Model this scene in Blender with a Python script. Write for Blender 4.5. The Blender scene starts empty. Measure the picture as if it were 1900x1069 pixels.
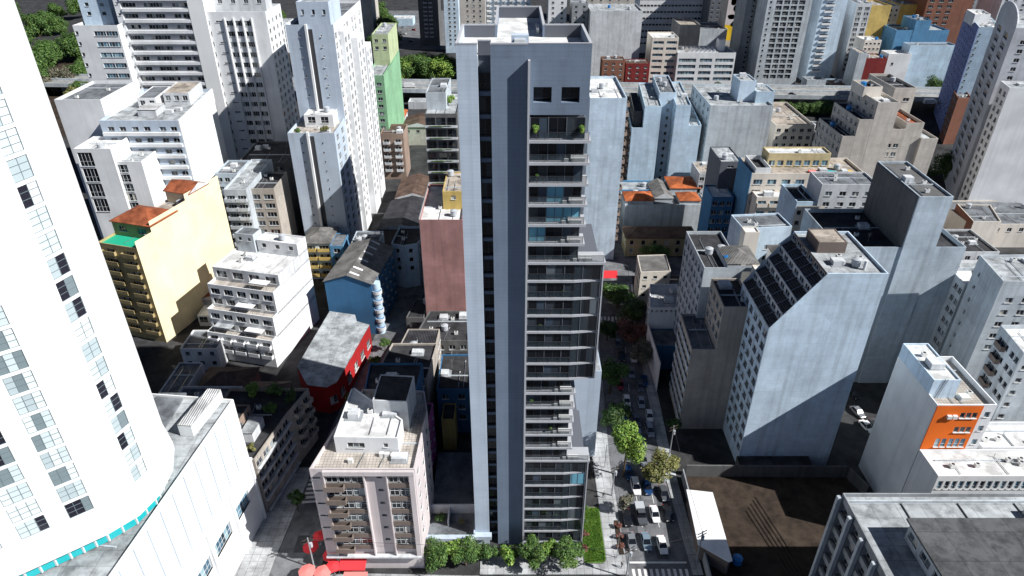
import bpy, math, random
from mathutils import Vector, Matrix
rnd = random.Random(7)
sc = bpy.context.scene
C = sc.collection
# ---------------------------------------------------------------- camera, sky, sun
FPX, CX, CY, H = 1267.0, 950.0, 534.5, 111.0
TH = math.atan(FPX / 2105.0)
cam_d = bpy.data.cameras.new('camera'); cam = bpy.data.objects.new('camera', cam_d); C.objects.link(cam)
cam_d.sensor_width = 36; cam_d.lens = 36 * FPX / 1900; cam_d.clip_end = 6000; cam_d.clip_start = .5
cam.location = (0, 0, H); cam.rotation_euler = (math.pi / 2 - TH, 0, 0)
sc.camera = cam
SUN_EL = math.radians(41); SUN_AZ = math.atan2(.94, -.342)      # azimuth clockwise from +Y
world = bpy.data.worlds.new('World'); sc.world = world; world.use_nodes = True
wn = world.node_tree; bg = wn.nodes['Background']
sky = wn.nodes.new('ShaderNodeTexSky'); sky.sky_type = 'NISHITA'; sky.sun_disc = False
sky.sun_elevation = SUN_EL; sky.sun_rotation = SUN_AZ; sky.altitude = 900; sky.air_density = .42; sky.dust_density = .1; sky.ozone_density = 3.0
wn.links.new(sky.outputs[0], bg.inputs[0]); bg.inputs[1].default_value = .05
sd = bpy.data.lights.new('sun', 'SUN'); sd.energy = 5.0; sd.angle = math.radians(.5); sd.color = (1, .99, .965)
so = bpy.data.objects.new('sun', sd); C.objects.link(so)
L = Vector((.94 * math.cos(SUN_EL), -.342 * math.cos(SUN_EL), math.sin(SUN_EL)))
so.rotation_euler = L.to_track_quat('Z', 'Y').to_euler(); so.location = (200, -60, 260)
sc.view_settings.view_transform = 'Standard'; sc.view_settings.look = 'None'
sc.view_settings.exposure = .45; sc.view_settings.gamma = 1
sc.cycles.max_bounces = 4; sc.cycles.diffuse_bounces = 2

def P(x, y, z=0.0):
    u = x - CX; v = y - CY
    X = u; Y = FPX * math.cos(TH) - v * math.sin(TH); Z = -(FPX * math.sin(TH) + v * math.cos(TH))
    t = (z - H) / Z
    return (X * t, Y * t)
def tana(y): return math.tan(TH + math.atan((y - CY) / FPX))
def front(xl, xr, yt, Y, d, z=None):
    """rectangle facing the camera at distance Y whose roof line is seen at row yt"""
    zz = H - Y * tana(yt)
    zc = Y * math.cos(TH) + (H - zz) * math.sin(TH)
    a = (xl - CX) * zc / FPX; b = (xr - CX) * zc / FPX
    if z is None: z = zz
    return [(a, Y), (b, Y), (b, Y + d), (a, Y + d)], z
def quad(z, FL, FR, B):
    a = Vector(P(*FL, z)); b = Vector(P(*FR, z)); e = b - a; n = Vector((-e.y, e.x)).normalized()
    if isinstance(B, (int, float)): c = b + n * B
    else:
        c = Vector(P(*B, z))
    return [tuple(a), tuple(b), tuple(c), tuple(a + c - b)]
def side(z, FR, BR, w):
    b = Vector(P(*FR, z)); c = Vector(P(*BR, z)); e = (c - b).normalized(); n = Vector((-e.y, e.x))
    a = b + n * w; d = c + n * w
    return [tuple(a), tuple(b), tuple(c), tuple(d)]

# ---------------------------------------------------------------- materials
def newmat(name):
    m = bpy.data.materials.new(name); m.use_nodes = True
    return m, m.node_tree, m.node_tree.nodes['Principled BSDF']
def setv(b, n, v): b.inputs[n].default_value = v
MATS = {}
def plaster(name, col, stain=.35, rough=.85, bump=.25, lines=0, patch=.12, spec=.2, panel=None):
    if name in MATS: return MATS[name]
    m, t, b = newmat(name); N = t.nodes; K = t.links.new
    tc = N.new('ShaderNodeTexCoord')
    oi = N.new('ShaderNodeObjectInfo'); sc_ = N.new('ShaderNodeMath'); sc_.operation = 'MULTIPLY'; sc_.inputs[1].default_value = 90; K(oi.outputs['Random'], sc_.inputs[0])
    of = N.new('ShaderNodeVectorMath'); K(tc.outputs['Object'], of.inputs[0]); K(sc_.outputs[0], of.inputs[1]); OC = of.outputs[0]
    mp = N.new('ShaderNodeMapping'); mp.inputs['Scale'].default_value = (.9, .9, .045); K(OC, mp.inputs[0])
    n1 = N.new('ShaderNodeTexNoise'); n1.inputs['Scale'].default_value = 1.0; n1.inputs['Detail'].default_value = 6; K(mp.outputs[0], n1.inputs[0])
    n2 = N.new('ShaderNodeTexNoise'); n2.inputs['Scale'].default_value = .16; n2.inputs['Detail'].default_value = 5; K(OC, n2.inputs[0])
    n3 = N.new('ShaderNodeTexNoise'); n3.inputs['Scale'].default_value = 3.5; n3.inputs['Detail'].default_value = 4; K(OC, n3.inputs[0])
    r1 = N.new('ShaderNodeMapRange'); r1.inputs[1].default_value = .47; r1.inputs[2].default_value = .72; r1.inputs[4].default_value = stain; K(n1.outputs[0], r1.inputs[0])
    r2 = N.new('ShaderNodeMapRange'); r2.inputs[1].default_value = .35; r2.inputs[2].default_value = .7; r2.inputs[3].default_value = 1 - patch; r2.inputs[4].default_value = 1 + patch * .6; K(n2.outputs[0], r2.inputs[0])
    mx = N.new('ShaderNodeMix'); mx.data_type = 'RGBA'; mx.inputs[6].default_value = (*col, 1)
    g = sum(col) / 3
    mx.inputs[7].default_value = tuple(c * .35 + g * .12 for c in col) + (1,); K(r1.outputs[0], mx.inputs[0])
    mu = N.new('ShaderNodeMix'); mu.data_type = 'RGBA'; mu.blend_type = 'MULTIPLY'; mu.inputs[0].default_value = 1
    K(mx.outputs[2], mu.inputs[6]); K(r2.outputs[0], mu.inputs[7]); out = mu.outputs[2]
    if stain >= .3:
        n4 = N.new('ShaderNodeTexNoise'); n4.inputs['Scale'].default_value = .55; n4.inputs['Detail'].default_value = 10; n4.inputs['Roughness'].default_value = .75; K(OC, n4.inputs[0])
        r4 = N.new('ShaderNodeMapRange'); r4.inputs[1].default_value = .38; r4.inputs[2].default_value = .62; r4.inputs[3].default_value = .88; r4.inputs[4].default_value = 1.04; K(n4.outputs[0], r4.inputs[0])
        vo = N.new('ShaderNodeTexVoronoi'); vo.distance = 'CHEBYCHEV'; vo.inputs['Scale'].default_value = .13; K(tc.outputs['Object'], vo.inputs[0])
        sp = N.new('ShaderNodeSeparateColor'); K(vo.outputs['Color'], sp.inputs[0]); r5 = N.new('ShaderNodeMapRange'); r5.inputs[3].default_value = .9; r5.inputs[4].default_value = 1.04; K(sp.outputs[0], r5.inputs[0])
        mm = N.new('ShaderNodeMath'); mm.operation = 'MULTIPLY'; K(r4.outputs[0], mm.inputs[0]); K(r5.outputs[0], mm.inputs[1])
        m5 = N.new('ShaderNodeMix'); m5.data_type = 'RGBA'; m5.blend_type = 'MULTIPLY'; m5.inputs[0].default_value = 1; K(out, m5.inputs[6]); K(mm.outputs[0], m5.inputs[7]); out = m5.outputs[2]
    if lines or panel:
        pw, ph = panel or (5.5, 3.0)
        sx = N.new('ShaderNodeSeparateXYZ'); K(tc.outputs['Object'], sx.inputs[0]); ad = N.new('ShaderNodeMath'); ad.operation = 'ADD'; K(sx.outputs[0], ad.inputs[0]); K(sx.outputs[1], ad.inputs[1])
        cb = N.new('ShaderNodeCombineXYZ'); K(ad.outputs[0], cb.inputs[0]); K(sx.outputs[2], cb.inputs[1])
        br = N.new('ShaderNodeTexBrick'); br.offset = 0; br.inputs['Scale'].default_value = 1; br.inputs['Brick Width'].default_value = pw; br.inputs['Row Height'].default_value = ph; br.inputs['Mortar Size'].default_value = .02 if panel else .035; br.inputs['Mortar Smooth'].default_value = .3
        br.inputs['Color1'].default_value = (1, 1, 1, 1); br.inputs['Color2'].default_value = (.955, .955, .955, 1); br.inputs['Mortar'].default_value = (.8, .8, .8, 1); K(cb.outputs[0], br.inputs[0])
        m3 = N.new('ShaderNodeMix'); m3.data_type = 'RGBA'; m3.blend_type = 'MULTIPLY'; m3.inputs[0].default_value = 1
        K(out, m3.inputs[6]); K(br.outputs[0], m3.inputs[7]); out = m3.outputs[2]
    K(out, b.inputs['Base Color']); setv(b, 'Roughness', rough); setv(b, 'Specular IOR Level', spec)
    bp = N.new('ShaderNodeBump'); bp.inputs['Strength'].default_value = bump; bp.inputs['Distance'].default_value = .05
    K(n3.outputs[0], bp.inputs['Height']); K(bp.outputs[0], b.inputs['Normal'])
    MATS[name] = m; return m
def roofing(name, col, dark=.5, scale=.6, rough=.9, panel=None):
    if name in MATS: return MATS[name]
    m, t, b = newmat(name); N = t.nodes; K = t.links.new
    tc = N.new('ShaderNodeTexCoord')
    n1 = N.new('ShaderNodeTexNoise'); n1.inputs['Scale'].default_value = scale; n1.inputs['Detail'].default_value = 9; n1.inputs['Roughness'].default_value = .7; K(tc.outputs['Object'], n1.inputs[0])
    cr = N.new('ShaderNodeValToRGB'); e = cr.color_ramp.elements
    e[0].position = .36; e[0].color = tuple(c * dark for c in col) + (1,); e[1].position = .56; e[1].color = (*col, 1)
    K(n1.outputs[0], cr.inputs[0]); out = cr.outputs[0]
    if scale < 1:
        vo = N.new('ShaderNodeTexVoronoi'); vo.distance = 'MANHATTAN'; vo.inputs['Scale'].default_value = .3; vo.inputs['Randomness'].default_value = .9; K(tc.outputs['Object'], vo.inputs[0]); sp = N.new('ShaderNodeSeparateColor'); K(vo.outputs['Color'], sp.inputs[0])
        r5 = N.new('ShaderNodeMapRange'); r5.inputs[3].default_value = .8; r5.inputs[4].default_value = 1.08; K(sp.outputs[0], r5.inputs[0]); n6 = N.new('ShaderNodeTexNoise'); n6.inputs['Scale'].default_value = .25; n6.inputs['Detail'].default_value = 3; K(tc.outputs['Object'], n6.inputs[0])
        r6 = N.new('ShaderNodeMapRange'); r6.inputs[1].default_value = .42; r6.inputs[2].default_value = .5; r6.inputs[3].default_value = .78; K(n6.outputs[0], r6.inputs[0]); mm = N.new('ShaderNodeMath'); mm.operation = 'MULTIPLY'; K(r5.outputs[0], mm.inputs[0]); K(r6.outputs[0], mm.inputs[1])
        m5 = N.new('ShaderNodeMix'); m5.data_type = 'RGBA'; m5.blend_type = 'MULTIPLY'; m5.inputs[0].default_value = 1; K(out, m5.inputs[6]); K(mm.outputs[0], m5.inputs[7]); out = m5.outputs[2]
    if panel:
        br = N.new('ShaderNodeTexBrick'); br.inputs['Scale'].default_value = 1; br.inputs['Brick Width'].default_value = panel[0]; br.inputs['Row Height'].default_value = panel[1]
        br.inputs['Mortar Size'].default_value = .04; br.offset = 0; br.inputs['Color1'].default_value = (1, 1, 1, 1); br.inputs['Color2'].default_value = (.86, .86, .86, 1); br.inputs['Mortar'].default_value = (.45, .45, .45, 1)
        K(tc.outputs['Object'], br.inputs[0]); m3 = N.new('ShaderNodeMix'); m3.data_type = 'RGBA'; m3.blend_type = 'MULTIPLY'; m3.inputs[0].default_value = 1
        K(out, m3.inputs[6]); K(br.outputs[0], m3.inputs[7]); out = m3.outputs[2]
    K(out, b.inputs['Base Color']); setv(b, 'Roughness', rough); setv(b, 'Specular IOR Level', .2)
    bp = N.new('ShaderNodeBump'); bp.inputs['Strength'].default_value = .4; bp.inputs['Distance'].default_value = .05; K(n1.outputs[0], bp.inputs['Height']); K(bp.outputs[0], b.inputs['Normal'])
    MATS[name] = m; return m
def corrugated(name, col, direction='X', scale=1.6, dark=.6, rough=.7):
    if name in MATS: return MATS[name]
    m = roofing(name, col, dark, .35, rough); t = m.node_tree; N = t.nodes; K = t.links.new
    b = N['Principled BSDF']; tc = N.new('ShaderNodeTexCoord')
    w = N.new('ShaderNodeTexWave'); w.bands_direction = direction; w.inputs['Scale'].default_value = scale; K(tc.outputs['Object'], w.inputs[0])
    bp = [n for n in N if n.type == 'BUMP'][0]; K(w.outputs[1], bp.inputs['Height']); bp.inputs['Strength'].default_value = .8; bp.inputs['Distance'].default_value = .12
    src = b.inputs['Base Color'].links[0].from_socket
    rr = N.new('ShaderNodeMapRange'); rr.inputs[3].default_value = .62; K(w.outputs[1], rr.inputs[0])
    m3 = N.new('ShaderNodeMix'); m3.data_type = 'RGBA'; m3.blend_type = 'MULTIPLY'; m3.inputs[0].default_value = 1
    K(src, m3.inputs[6]); K(rr.outputs[0], m3.inputs[7]); K(m3.outputs[2], b.inputs['Base Color'])
    return m
def simple(name, col, rough=.6, metal=0, spec=.4):
    if name in MATS: return MATS[name]
    m, t, b = newmat(name); setv(b, 'Base Color', (*col, 1)); setv(b, 'Roughness', rough); setv(b, 'Metallic', metal); setv(b, 'Specular IOR Level', spec)
    MATS[name] = m; return m
def glassmat(name, stops, rough=.08):
    m, t, b = newmat(name); N = t.nodes; K = t.links.new
    oi = N.new('ShaderNodeObjectInfo'); gi = N.new('ShaderNodeNewGeometry')
    ad = N.new('ShaderNodeMath'); ad.operation = 'ADD'; K(oi.outputs['Random'], ad.inputs[0]); K(gi.outputs['Random Per Island'], ad.inputs[1])
    fr = N.new('ShaderNodeMath'); fr.operation = 'FRACT'; K(ad.outputs[0], fr.inputs[0])
    cr = N.new('ShaderNodeValToRGB'); cr.color_ramp.interpolation = 'CONSTANT'; e = cr.color_ramp.elements
    while len(e) < len(stops): e.new(.5)
    for k, (p, c) in enumerate(stops): e[k].position = p; e[k].color = (*c, 1)
    K(fr.outputs[0], cr.inputs[0]); K(cr.outputs[0], b.inputs['Base Color']); setv(b, 'Roughness', rough); setv(b, 'Specular IOR Level', .6)
    MATS[name] = m; return m
G_MIX = glassmat('window_glass', [(0, (.012, .015, .02)), (.45, (.03, .038, .048)), (.68, (.1, .125, .14)), (.84, (.28, .31, .32)), (.94, (.5, .48, .43))])
G_DARK = glassmat('dark_glass', [(0, (.006, .008, .012)), (.6, (.015, .02, .028)), (.85, (.04, .05, .06))])
G_PALE = glassmat('pale_glass', [(0, (.45, .53, .55)), (.25, (.58, .66, .67)), (.5, (.68, .74, .74)), (.74, (.02, .02, .03)), (.86, (.2, .25, .27))])
G_BLUE = glassmat('blue_glass', [(0, (.05, .12, .18)), (.4, (.12, .25, .34)), (.7, (.02, .04, .06)), (.85, (.3, .45, .5))])
M = {}
def pl(k, *a, **kw): M[k] = plaster(k, *a, **kw)
pl('white_plaster', (.8, .81, .82), .2); pl('white_aged', (.68, .7, .72), .5); pl('white_tower', (.83, .835, .83), .03, patch=.03, bump=.1)
pl('grey_light', (.52, .6, .7), .25, patch=.08, panel=(1.6, .6)); pl('grey_mid', (.19, .24, .32), .2, patch=.1, panel=(1.6, .6)); pl('grey_dark', (.13, .14, .165), .06, patch=.04)
pl('slab_grey', (.46, .47, .5), .15, patch=.05); pl('cream', (.86, .74, .5), .1); pl('ochre', (.5, .39, .19), .3); pl('blue_deep', (.055, .17, .33), .2); pl('blue_bright', (.12, .3, .5), .35)
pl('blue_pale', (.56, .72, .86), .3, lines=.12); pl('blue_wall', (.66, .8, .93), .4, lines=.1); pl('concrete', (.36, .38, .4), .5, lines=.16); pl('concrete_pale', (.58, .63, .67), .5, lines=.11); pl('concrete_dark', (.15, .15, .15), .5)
pl('pink_wall', (.44, .24, .225), .35, patch=.2); pl('green_wall', (.27, .5, .3), .3); pl('green_cream', (.52, .6, .36), .3); pl('cream_dull', (.62, .52, .3), .35); pl('beige', (.58, .54, .49), .35, lines=.12); pl('beige_light', (.74, .68, .6), .25); pl('rose_beige', (.62, .56, .56), .25)
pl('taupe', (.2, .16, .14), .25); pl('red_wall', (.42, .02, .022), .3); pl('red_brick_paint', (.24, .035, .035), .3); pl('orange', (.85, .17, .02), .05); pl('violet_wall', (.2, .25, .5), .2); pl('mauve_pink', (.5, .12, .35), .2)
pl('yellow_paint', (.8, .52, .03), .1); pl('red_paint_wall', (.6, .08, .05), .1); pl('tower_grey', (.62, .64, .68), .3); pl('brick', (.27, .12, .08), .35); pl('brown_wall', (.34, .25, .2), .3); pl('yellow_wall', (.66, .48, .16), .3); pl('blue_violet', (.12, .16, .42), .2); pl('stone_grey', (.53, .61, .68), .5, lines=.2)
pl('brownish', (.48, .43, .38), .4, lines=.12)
M['roof_white'] = roofing('roof_white', (.8, .8, .79), .82, .5); M['roof_pale'] = roofing('roof_pale', (.5, .53, .55), .5, .4, panel=(4, 2.6)); M['roof_grey'] = roofing('roof_grey', (.2, .215, .235), .5, .3)
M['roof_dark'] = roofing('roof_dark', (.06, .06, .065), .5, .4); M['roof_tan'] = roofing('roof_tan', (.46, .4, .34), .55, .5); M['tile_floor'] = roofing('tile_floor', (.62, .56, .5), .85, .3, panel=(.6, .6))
M['tile_red'] = corrugated('tile_red', (.55, .16, .07), 'X', 1.3, .5); M['tile_brown'] = corrugated('tile_brown', (.2, .13, .1), 'X', 1.2, .5); M['tile_orange'] = corrugated('tile_orange', (.72, .2, .07), 'X', 1.3, .6)
M['corr_grey'] = corrugated('corr_grey', (.3, .29, .28), 'X', 1.0, .6); M['corr_white'] = corrugated('corr_white', (.78, .78, .78), 'X', .8, .85); M['corr_dark'] = corrugated('corr_dark', (.07, .07, .08), 'X', .8, .5)
M['frame_white'] = simple('frame_white', (.72, .73, .73), .5); M['frame_dark'] = simple('frame_dark', (.05, .05, .055), .4); M['metal'] = simple('metal', (.5, .52, .54), .35, .8); M['teal'] = simple('teal_glass', (.02, .42, .45), .15, 0, .6)
M['green_paint'] = simple('green_terrace', (.02, .42, .25), .6); M['asphalt'] = roofing('asphalt', (.19, .195, .205), .7, .45); M['sidewalk'] = roofing('sidewalk', (.52, .53, .54), .78, .8, panel=(1.5, 1.5)); M['paint_white'] = roofing('road_paint', (.78, .78, .76), .72, 3)
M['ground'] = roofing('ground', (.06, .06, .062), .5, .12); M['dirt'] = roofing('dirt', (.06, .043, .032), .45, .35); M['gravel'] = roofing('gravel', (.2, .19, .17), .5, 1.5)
M['red_paint'] = roofing('red_paint', (.7, .04, .05), .8, 2); M['deck'] = roofing('road_deck', (.34, .34, .33), .8, .3); M['wood'] = plaster('wood', (.07, .055, .045), .3); M['bark'] = plaster('bark', (.12, .09, .06), .3); M['tank_blue'] = simple('tank_blue', (.03, .2, .5), .35)
M['red_cloth'] = simple('red_cloth', (.75, .04, .05), .8); M['pink_cloth'] = simple('pink_cloth', (.78, .22, .2), .8); M['ac_white'] = simple('ac_white', (.75, .75, .73), .5); M['tank_grey'] = simple('tank_grey', (.45, .47, .5), .6)
def foliage(name, c1, c2, c3):
    m, t, b = newmat(name); N = t.nodes; K = t.links.new
    g = N.new('ShaderNodeNewGeometry'); tc = N.new('ShaderNodeTexCoord'); n = N.new('ShaderNodeTexNoise'); n.inputs['Scale'].default_value = .7; K(tc.outputs['Object'], n.inputs[0])
    a = N.new('ShaderNodeMath'); a.operation = 'MULTIPLY_ADD'; a.inputs[1].default_value = .55; K(g.outputs['Random Per Island'], a.inputs[0]); K(n.outputs[0], a.inputs[2])
    cr = N.new('ShaderNodeValToRGB'); e = cr.color_ramp.elements; e[0].position = .4; e[0].color = (*c1, 1); e[1].position = 1.0; e[1].color = (*c3, 1); x = e.new(.7); x.color = (*c2, 1)
    K(a.outputs[0], cr.inputs[0]); K(cr.outputs[0], b.inputs['Base Color']); setv(b, 'Roughness', .55); setv(b, 'Specular IOR Level', .25)
    MATS[name] = m; return m
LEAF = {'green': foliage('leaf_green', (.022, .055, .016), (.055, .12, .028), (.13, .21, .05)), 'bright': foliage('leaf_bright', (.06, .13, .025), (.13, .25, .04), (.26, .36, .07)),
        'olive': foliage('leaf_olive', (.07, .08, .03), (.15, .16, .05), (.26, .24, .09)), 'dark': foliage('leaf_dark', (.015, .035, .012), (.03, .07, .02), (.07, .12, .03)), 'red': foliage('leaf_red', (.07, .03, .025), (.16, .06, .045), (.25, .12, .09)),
        'grey': foliage('leaf_greyish', (.05, .055, .035), (.11, .11, .07), (.2, .18, .13))}

# ---------------------------------------------------------------- mesh helpers
class MB:
    def __init__(s): s.v = []; s.f = []; s.m = []
    def face(s, pts, mi=0):
        k = len(s.v); s.v += [tuple(p) for p in pts]; s.f.append(tuple(range(k, k + len(pts)))); s.m.append(mi)
    def prism(s, poly, z0, z1, mi=0, bottom=False, top=True):
        n = len(poly); k = len(s.v)
        s.v += [(p[0], p[1], z0) for p in poly] + [(p[0], p[1], z1) for p in poly]
        for i in range(n):
            j = (i + 1) % n; s.f.append((k + i, k + j, k + n + j, k + n + i)); s.m.append(mi)
        if top: s.f.append(tuple(k + n + i for i in range(n))); s.m.append(mi)
        if bottom: s.f.append(tuple(k + i for i in reversed(range(n)))); s.m.append(mi)
    def box(s, x0, x1, y0, y1, z0, z1, mi=0): s.prism([(x0, y0), (x1, y0), (x1, y1), (x0, y1)], z0, z1, mi, True)
    def obox(s, c, ax, hx, hy, z0, z1, mi=0):
        ax = Vector(ax).normalized(); ay = Vector((-ax.y, ax.x)); c = Vector(c)
        s.prism([tuple(c - ax * hx - ay * hy), tuple(c + ax * hx - ay * hy), tuple(c + ax * hx + ay * hy), tuple(c - ax * hx + ay * hy)], z0, z1, mi, True)
    def cyl(s, cx, cy, r, z0, z1, n=14, mi=0, r2=None):
        r2 = r if r2 is None else r2; k = len(s.v)
        for q in range(n): a = 2 * math.pi * q / n; s.v.append((cx + r * math.cos(a), cy + r * math.sin(a), z0))
        for q in range(n): a = 2 * math.pi * q / n; s.v.append((cx + r2 * math.cos(a), cy + r2 * math.sin(a), z1))
        for i in range(n): j = (i + 1) % n; s.f.append((k + i, k + j, k + n + j, k + n + i)); s.m.append(mi)
        s.f.append(tuple(k + n + i for i in range(n))); s.m.append(mi); s.f.append(tuple(k + i for i in reversed(range(n)))); s.m.append(mi)
    def tube(s, p, q, r, n=6, mi=0, r2=None):
        p = Vector(p); q = Vector(q); d = (q - p).normalized(); a = d.orthogonal().normalized(); b = d.cross(a); r2 = r if r2 is None else r2; k = len(s.v)
        for c, rr in ((p, r), (q, r2)):
            for i in range(n):
                t = 2 * math.pi * i / n; s.v.append(tuple(c + a * rr * math.cos(t) + b * rr * math.sin(t)))
        for i in range(n): j = (i + 1) % n; s.f.append((k + i, k + j, k + n + j, k + n + i)); s.m.append(mi)
        s.f.append(tuple(k + n + i for i in range(n))); s.m.append(mi); s.f.append(tuple(k + i for i in reversed(range(n)))); s.m.append(mi)
    def mesh(s, name, mats):
        me = bpy.data.meshes.new(name); me.from_pydata(s.v, [], s.f)
        for m in (mats if isinstance(mats, (list, tuple)) else [mats]): me.materials.append(m)
        me.polygons.foreach_set('material_index', s.m); me.update(); return me
    def build(s, name, mats, parent=None, loc=(0, 0, 0)):
        return link(name, s.mesh(name, mats), parent, loc)
def link(name, me, parent=None, loc=(0, 0, 0), rz=0):
    o = bpy.data.objects.new(name, me); C.objects.link(o); o.location = loc; o.rotation_euler = (0, 0, rz)
    if parent: o.parent = parent
    return o
def tag(o, label=None, cat=None, group=None, kind=None):
    if label: o['label'] = label
    if cat: o['category'] = cat
    if group: o['group'] = group
    if kind: o['kind'] = kind
    return o
def thing(name, label, cat, loc, group=None, rz=0):
    return tag(link(name, None, None, loc, rz), label, cat, group)
def inset(poly, d):
    n = len(poly); out = []
    for i in range(n):
        a = Vector(poly[i - 1]); b = Vector(poly[i]); c = Vector(poly[(i + 1) % n])
        e1 = (b - a).normalized(); e2 = (c - b).normalized(); n1 = Vector((-e1.y, e1.x)); n2 = Vector((-e2.y, e2.x))
        k = 1 + n1.dot(n2); out.append(tuple(b + (n1 + n2) * (d / max(k, .3))))
    return out

WCACHE = {}
def window_mesh(w, h, kind, gl, fr):
    key = (round(w, 2), round(h, 2), kind, gl.name, fr.name)
    if key in WCACHE: return WCACHE[key]
    mb = MB(); t = .06
    n = max(1, round(w / 1.0)) if kind != 'shut' else 1
    if w < .8: n = 1
    mb.box(0, w, 0, .07, 0, t); mb.box(0, w, 0, .07, h - t, h); mb.box(0, t, 0, .07, t, h - t); mb.box(w - t, w, 0, .07, t, h - t)
    for i in range(1, n): x = w * i / n; mb.box(x - .03, x + .03, .004, .066, t, h - t)
    if h > 1.7: mb.box(t, w - t, .008, .06, h * .36 - .025, h * .36 + .025)
    if kind != 'flush': mb.box(-.05, w + .05, -.3, -.001, -.07, 0)
    else: mb.box(t, w - t, .008, .06, h * .68, h * .68 + .05)
    for i in range(n):
        a = w * i / n + (.03 if i else t); b = w * (i + 1) / n - (.03 if i < n - 1 else t)
        if b - a > .03: mb.face([(a, .05, t), (b, .05, t), (b, .05, h - t), (a, .05, h - t)], 1)
    me = mb.mesh('window', [fr, gl]); WCACHE[key] = me; return me
BCACHE = {}
def balcony_mesh(w, d, kind, mat):
    key = (round(w, 2), d, kind, mat.name)
    if key in BCACHE: return BCACHE[key]
    mb = MB(); mb.box(0, w, -d, 0, -.15, 0)
    if kind == 'solid':
        mb.box(0, w, -d, -d + .1, 0, 1.0); mb.box(0, .1, -d + .1, 0, 0, 1.0); mb.box(w - .1, w, -d + .1, 0, 0, 1.0)
    else:
        mb.box(0, w, -d, -d + .05, .95, 1.0); n = max(2, int(w / .25))
        for i in range(n + 1): x = (w - .04) * i / n; mb.box(x, x + .04, -d, -d + .04, 0, .95)
        mb.box(0, .05, -d + .05, 0, .95, 1.0); mb.box(w - .05, w, -d + .05, 0, .95, 1.0)
    me = mb.mesh('balcony', mat); BCACHE[key] = me; return me

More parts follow.
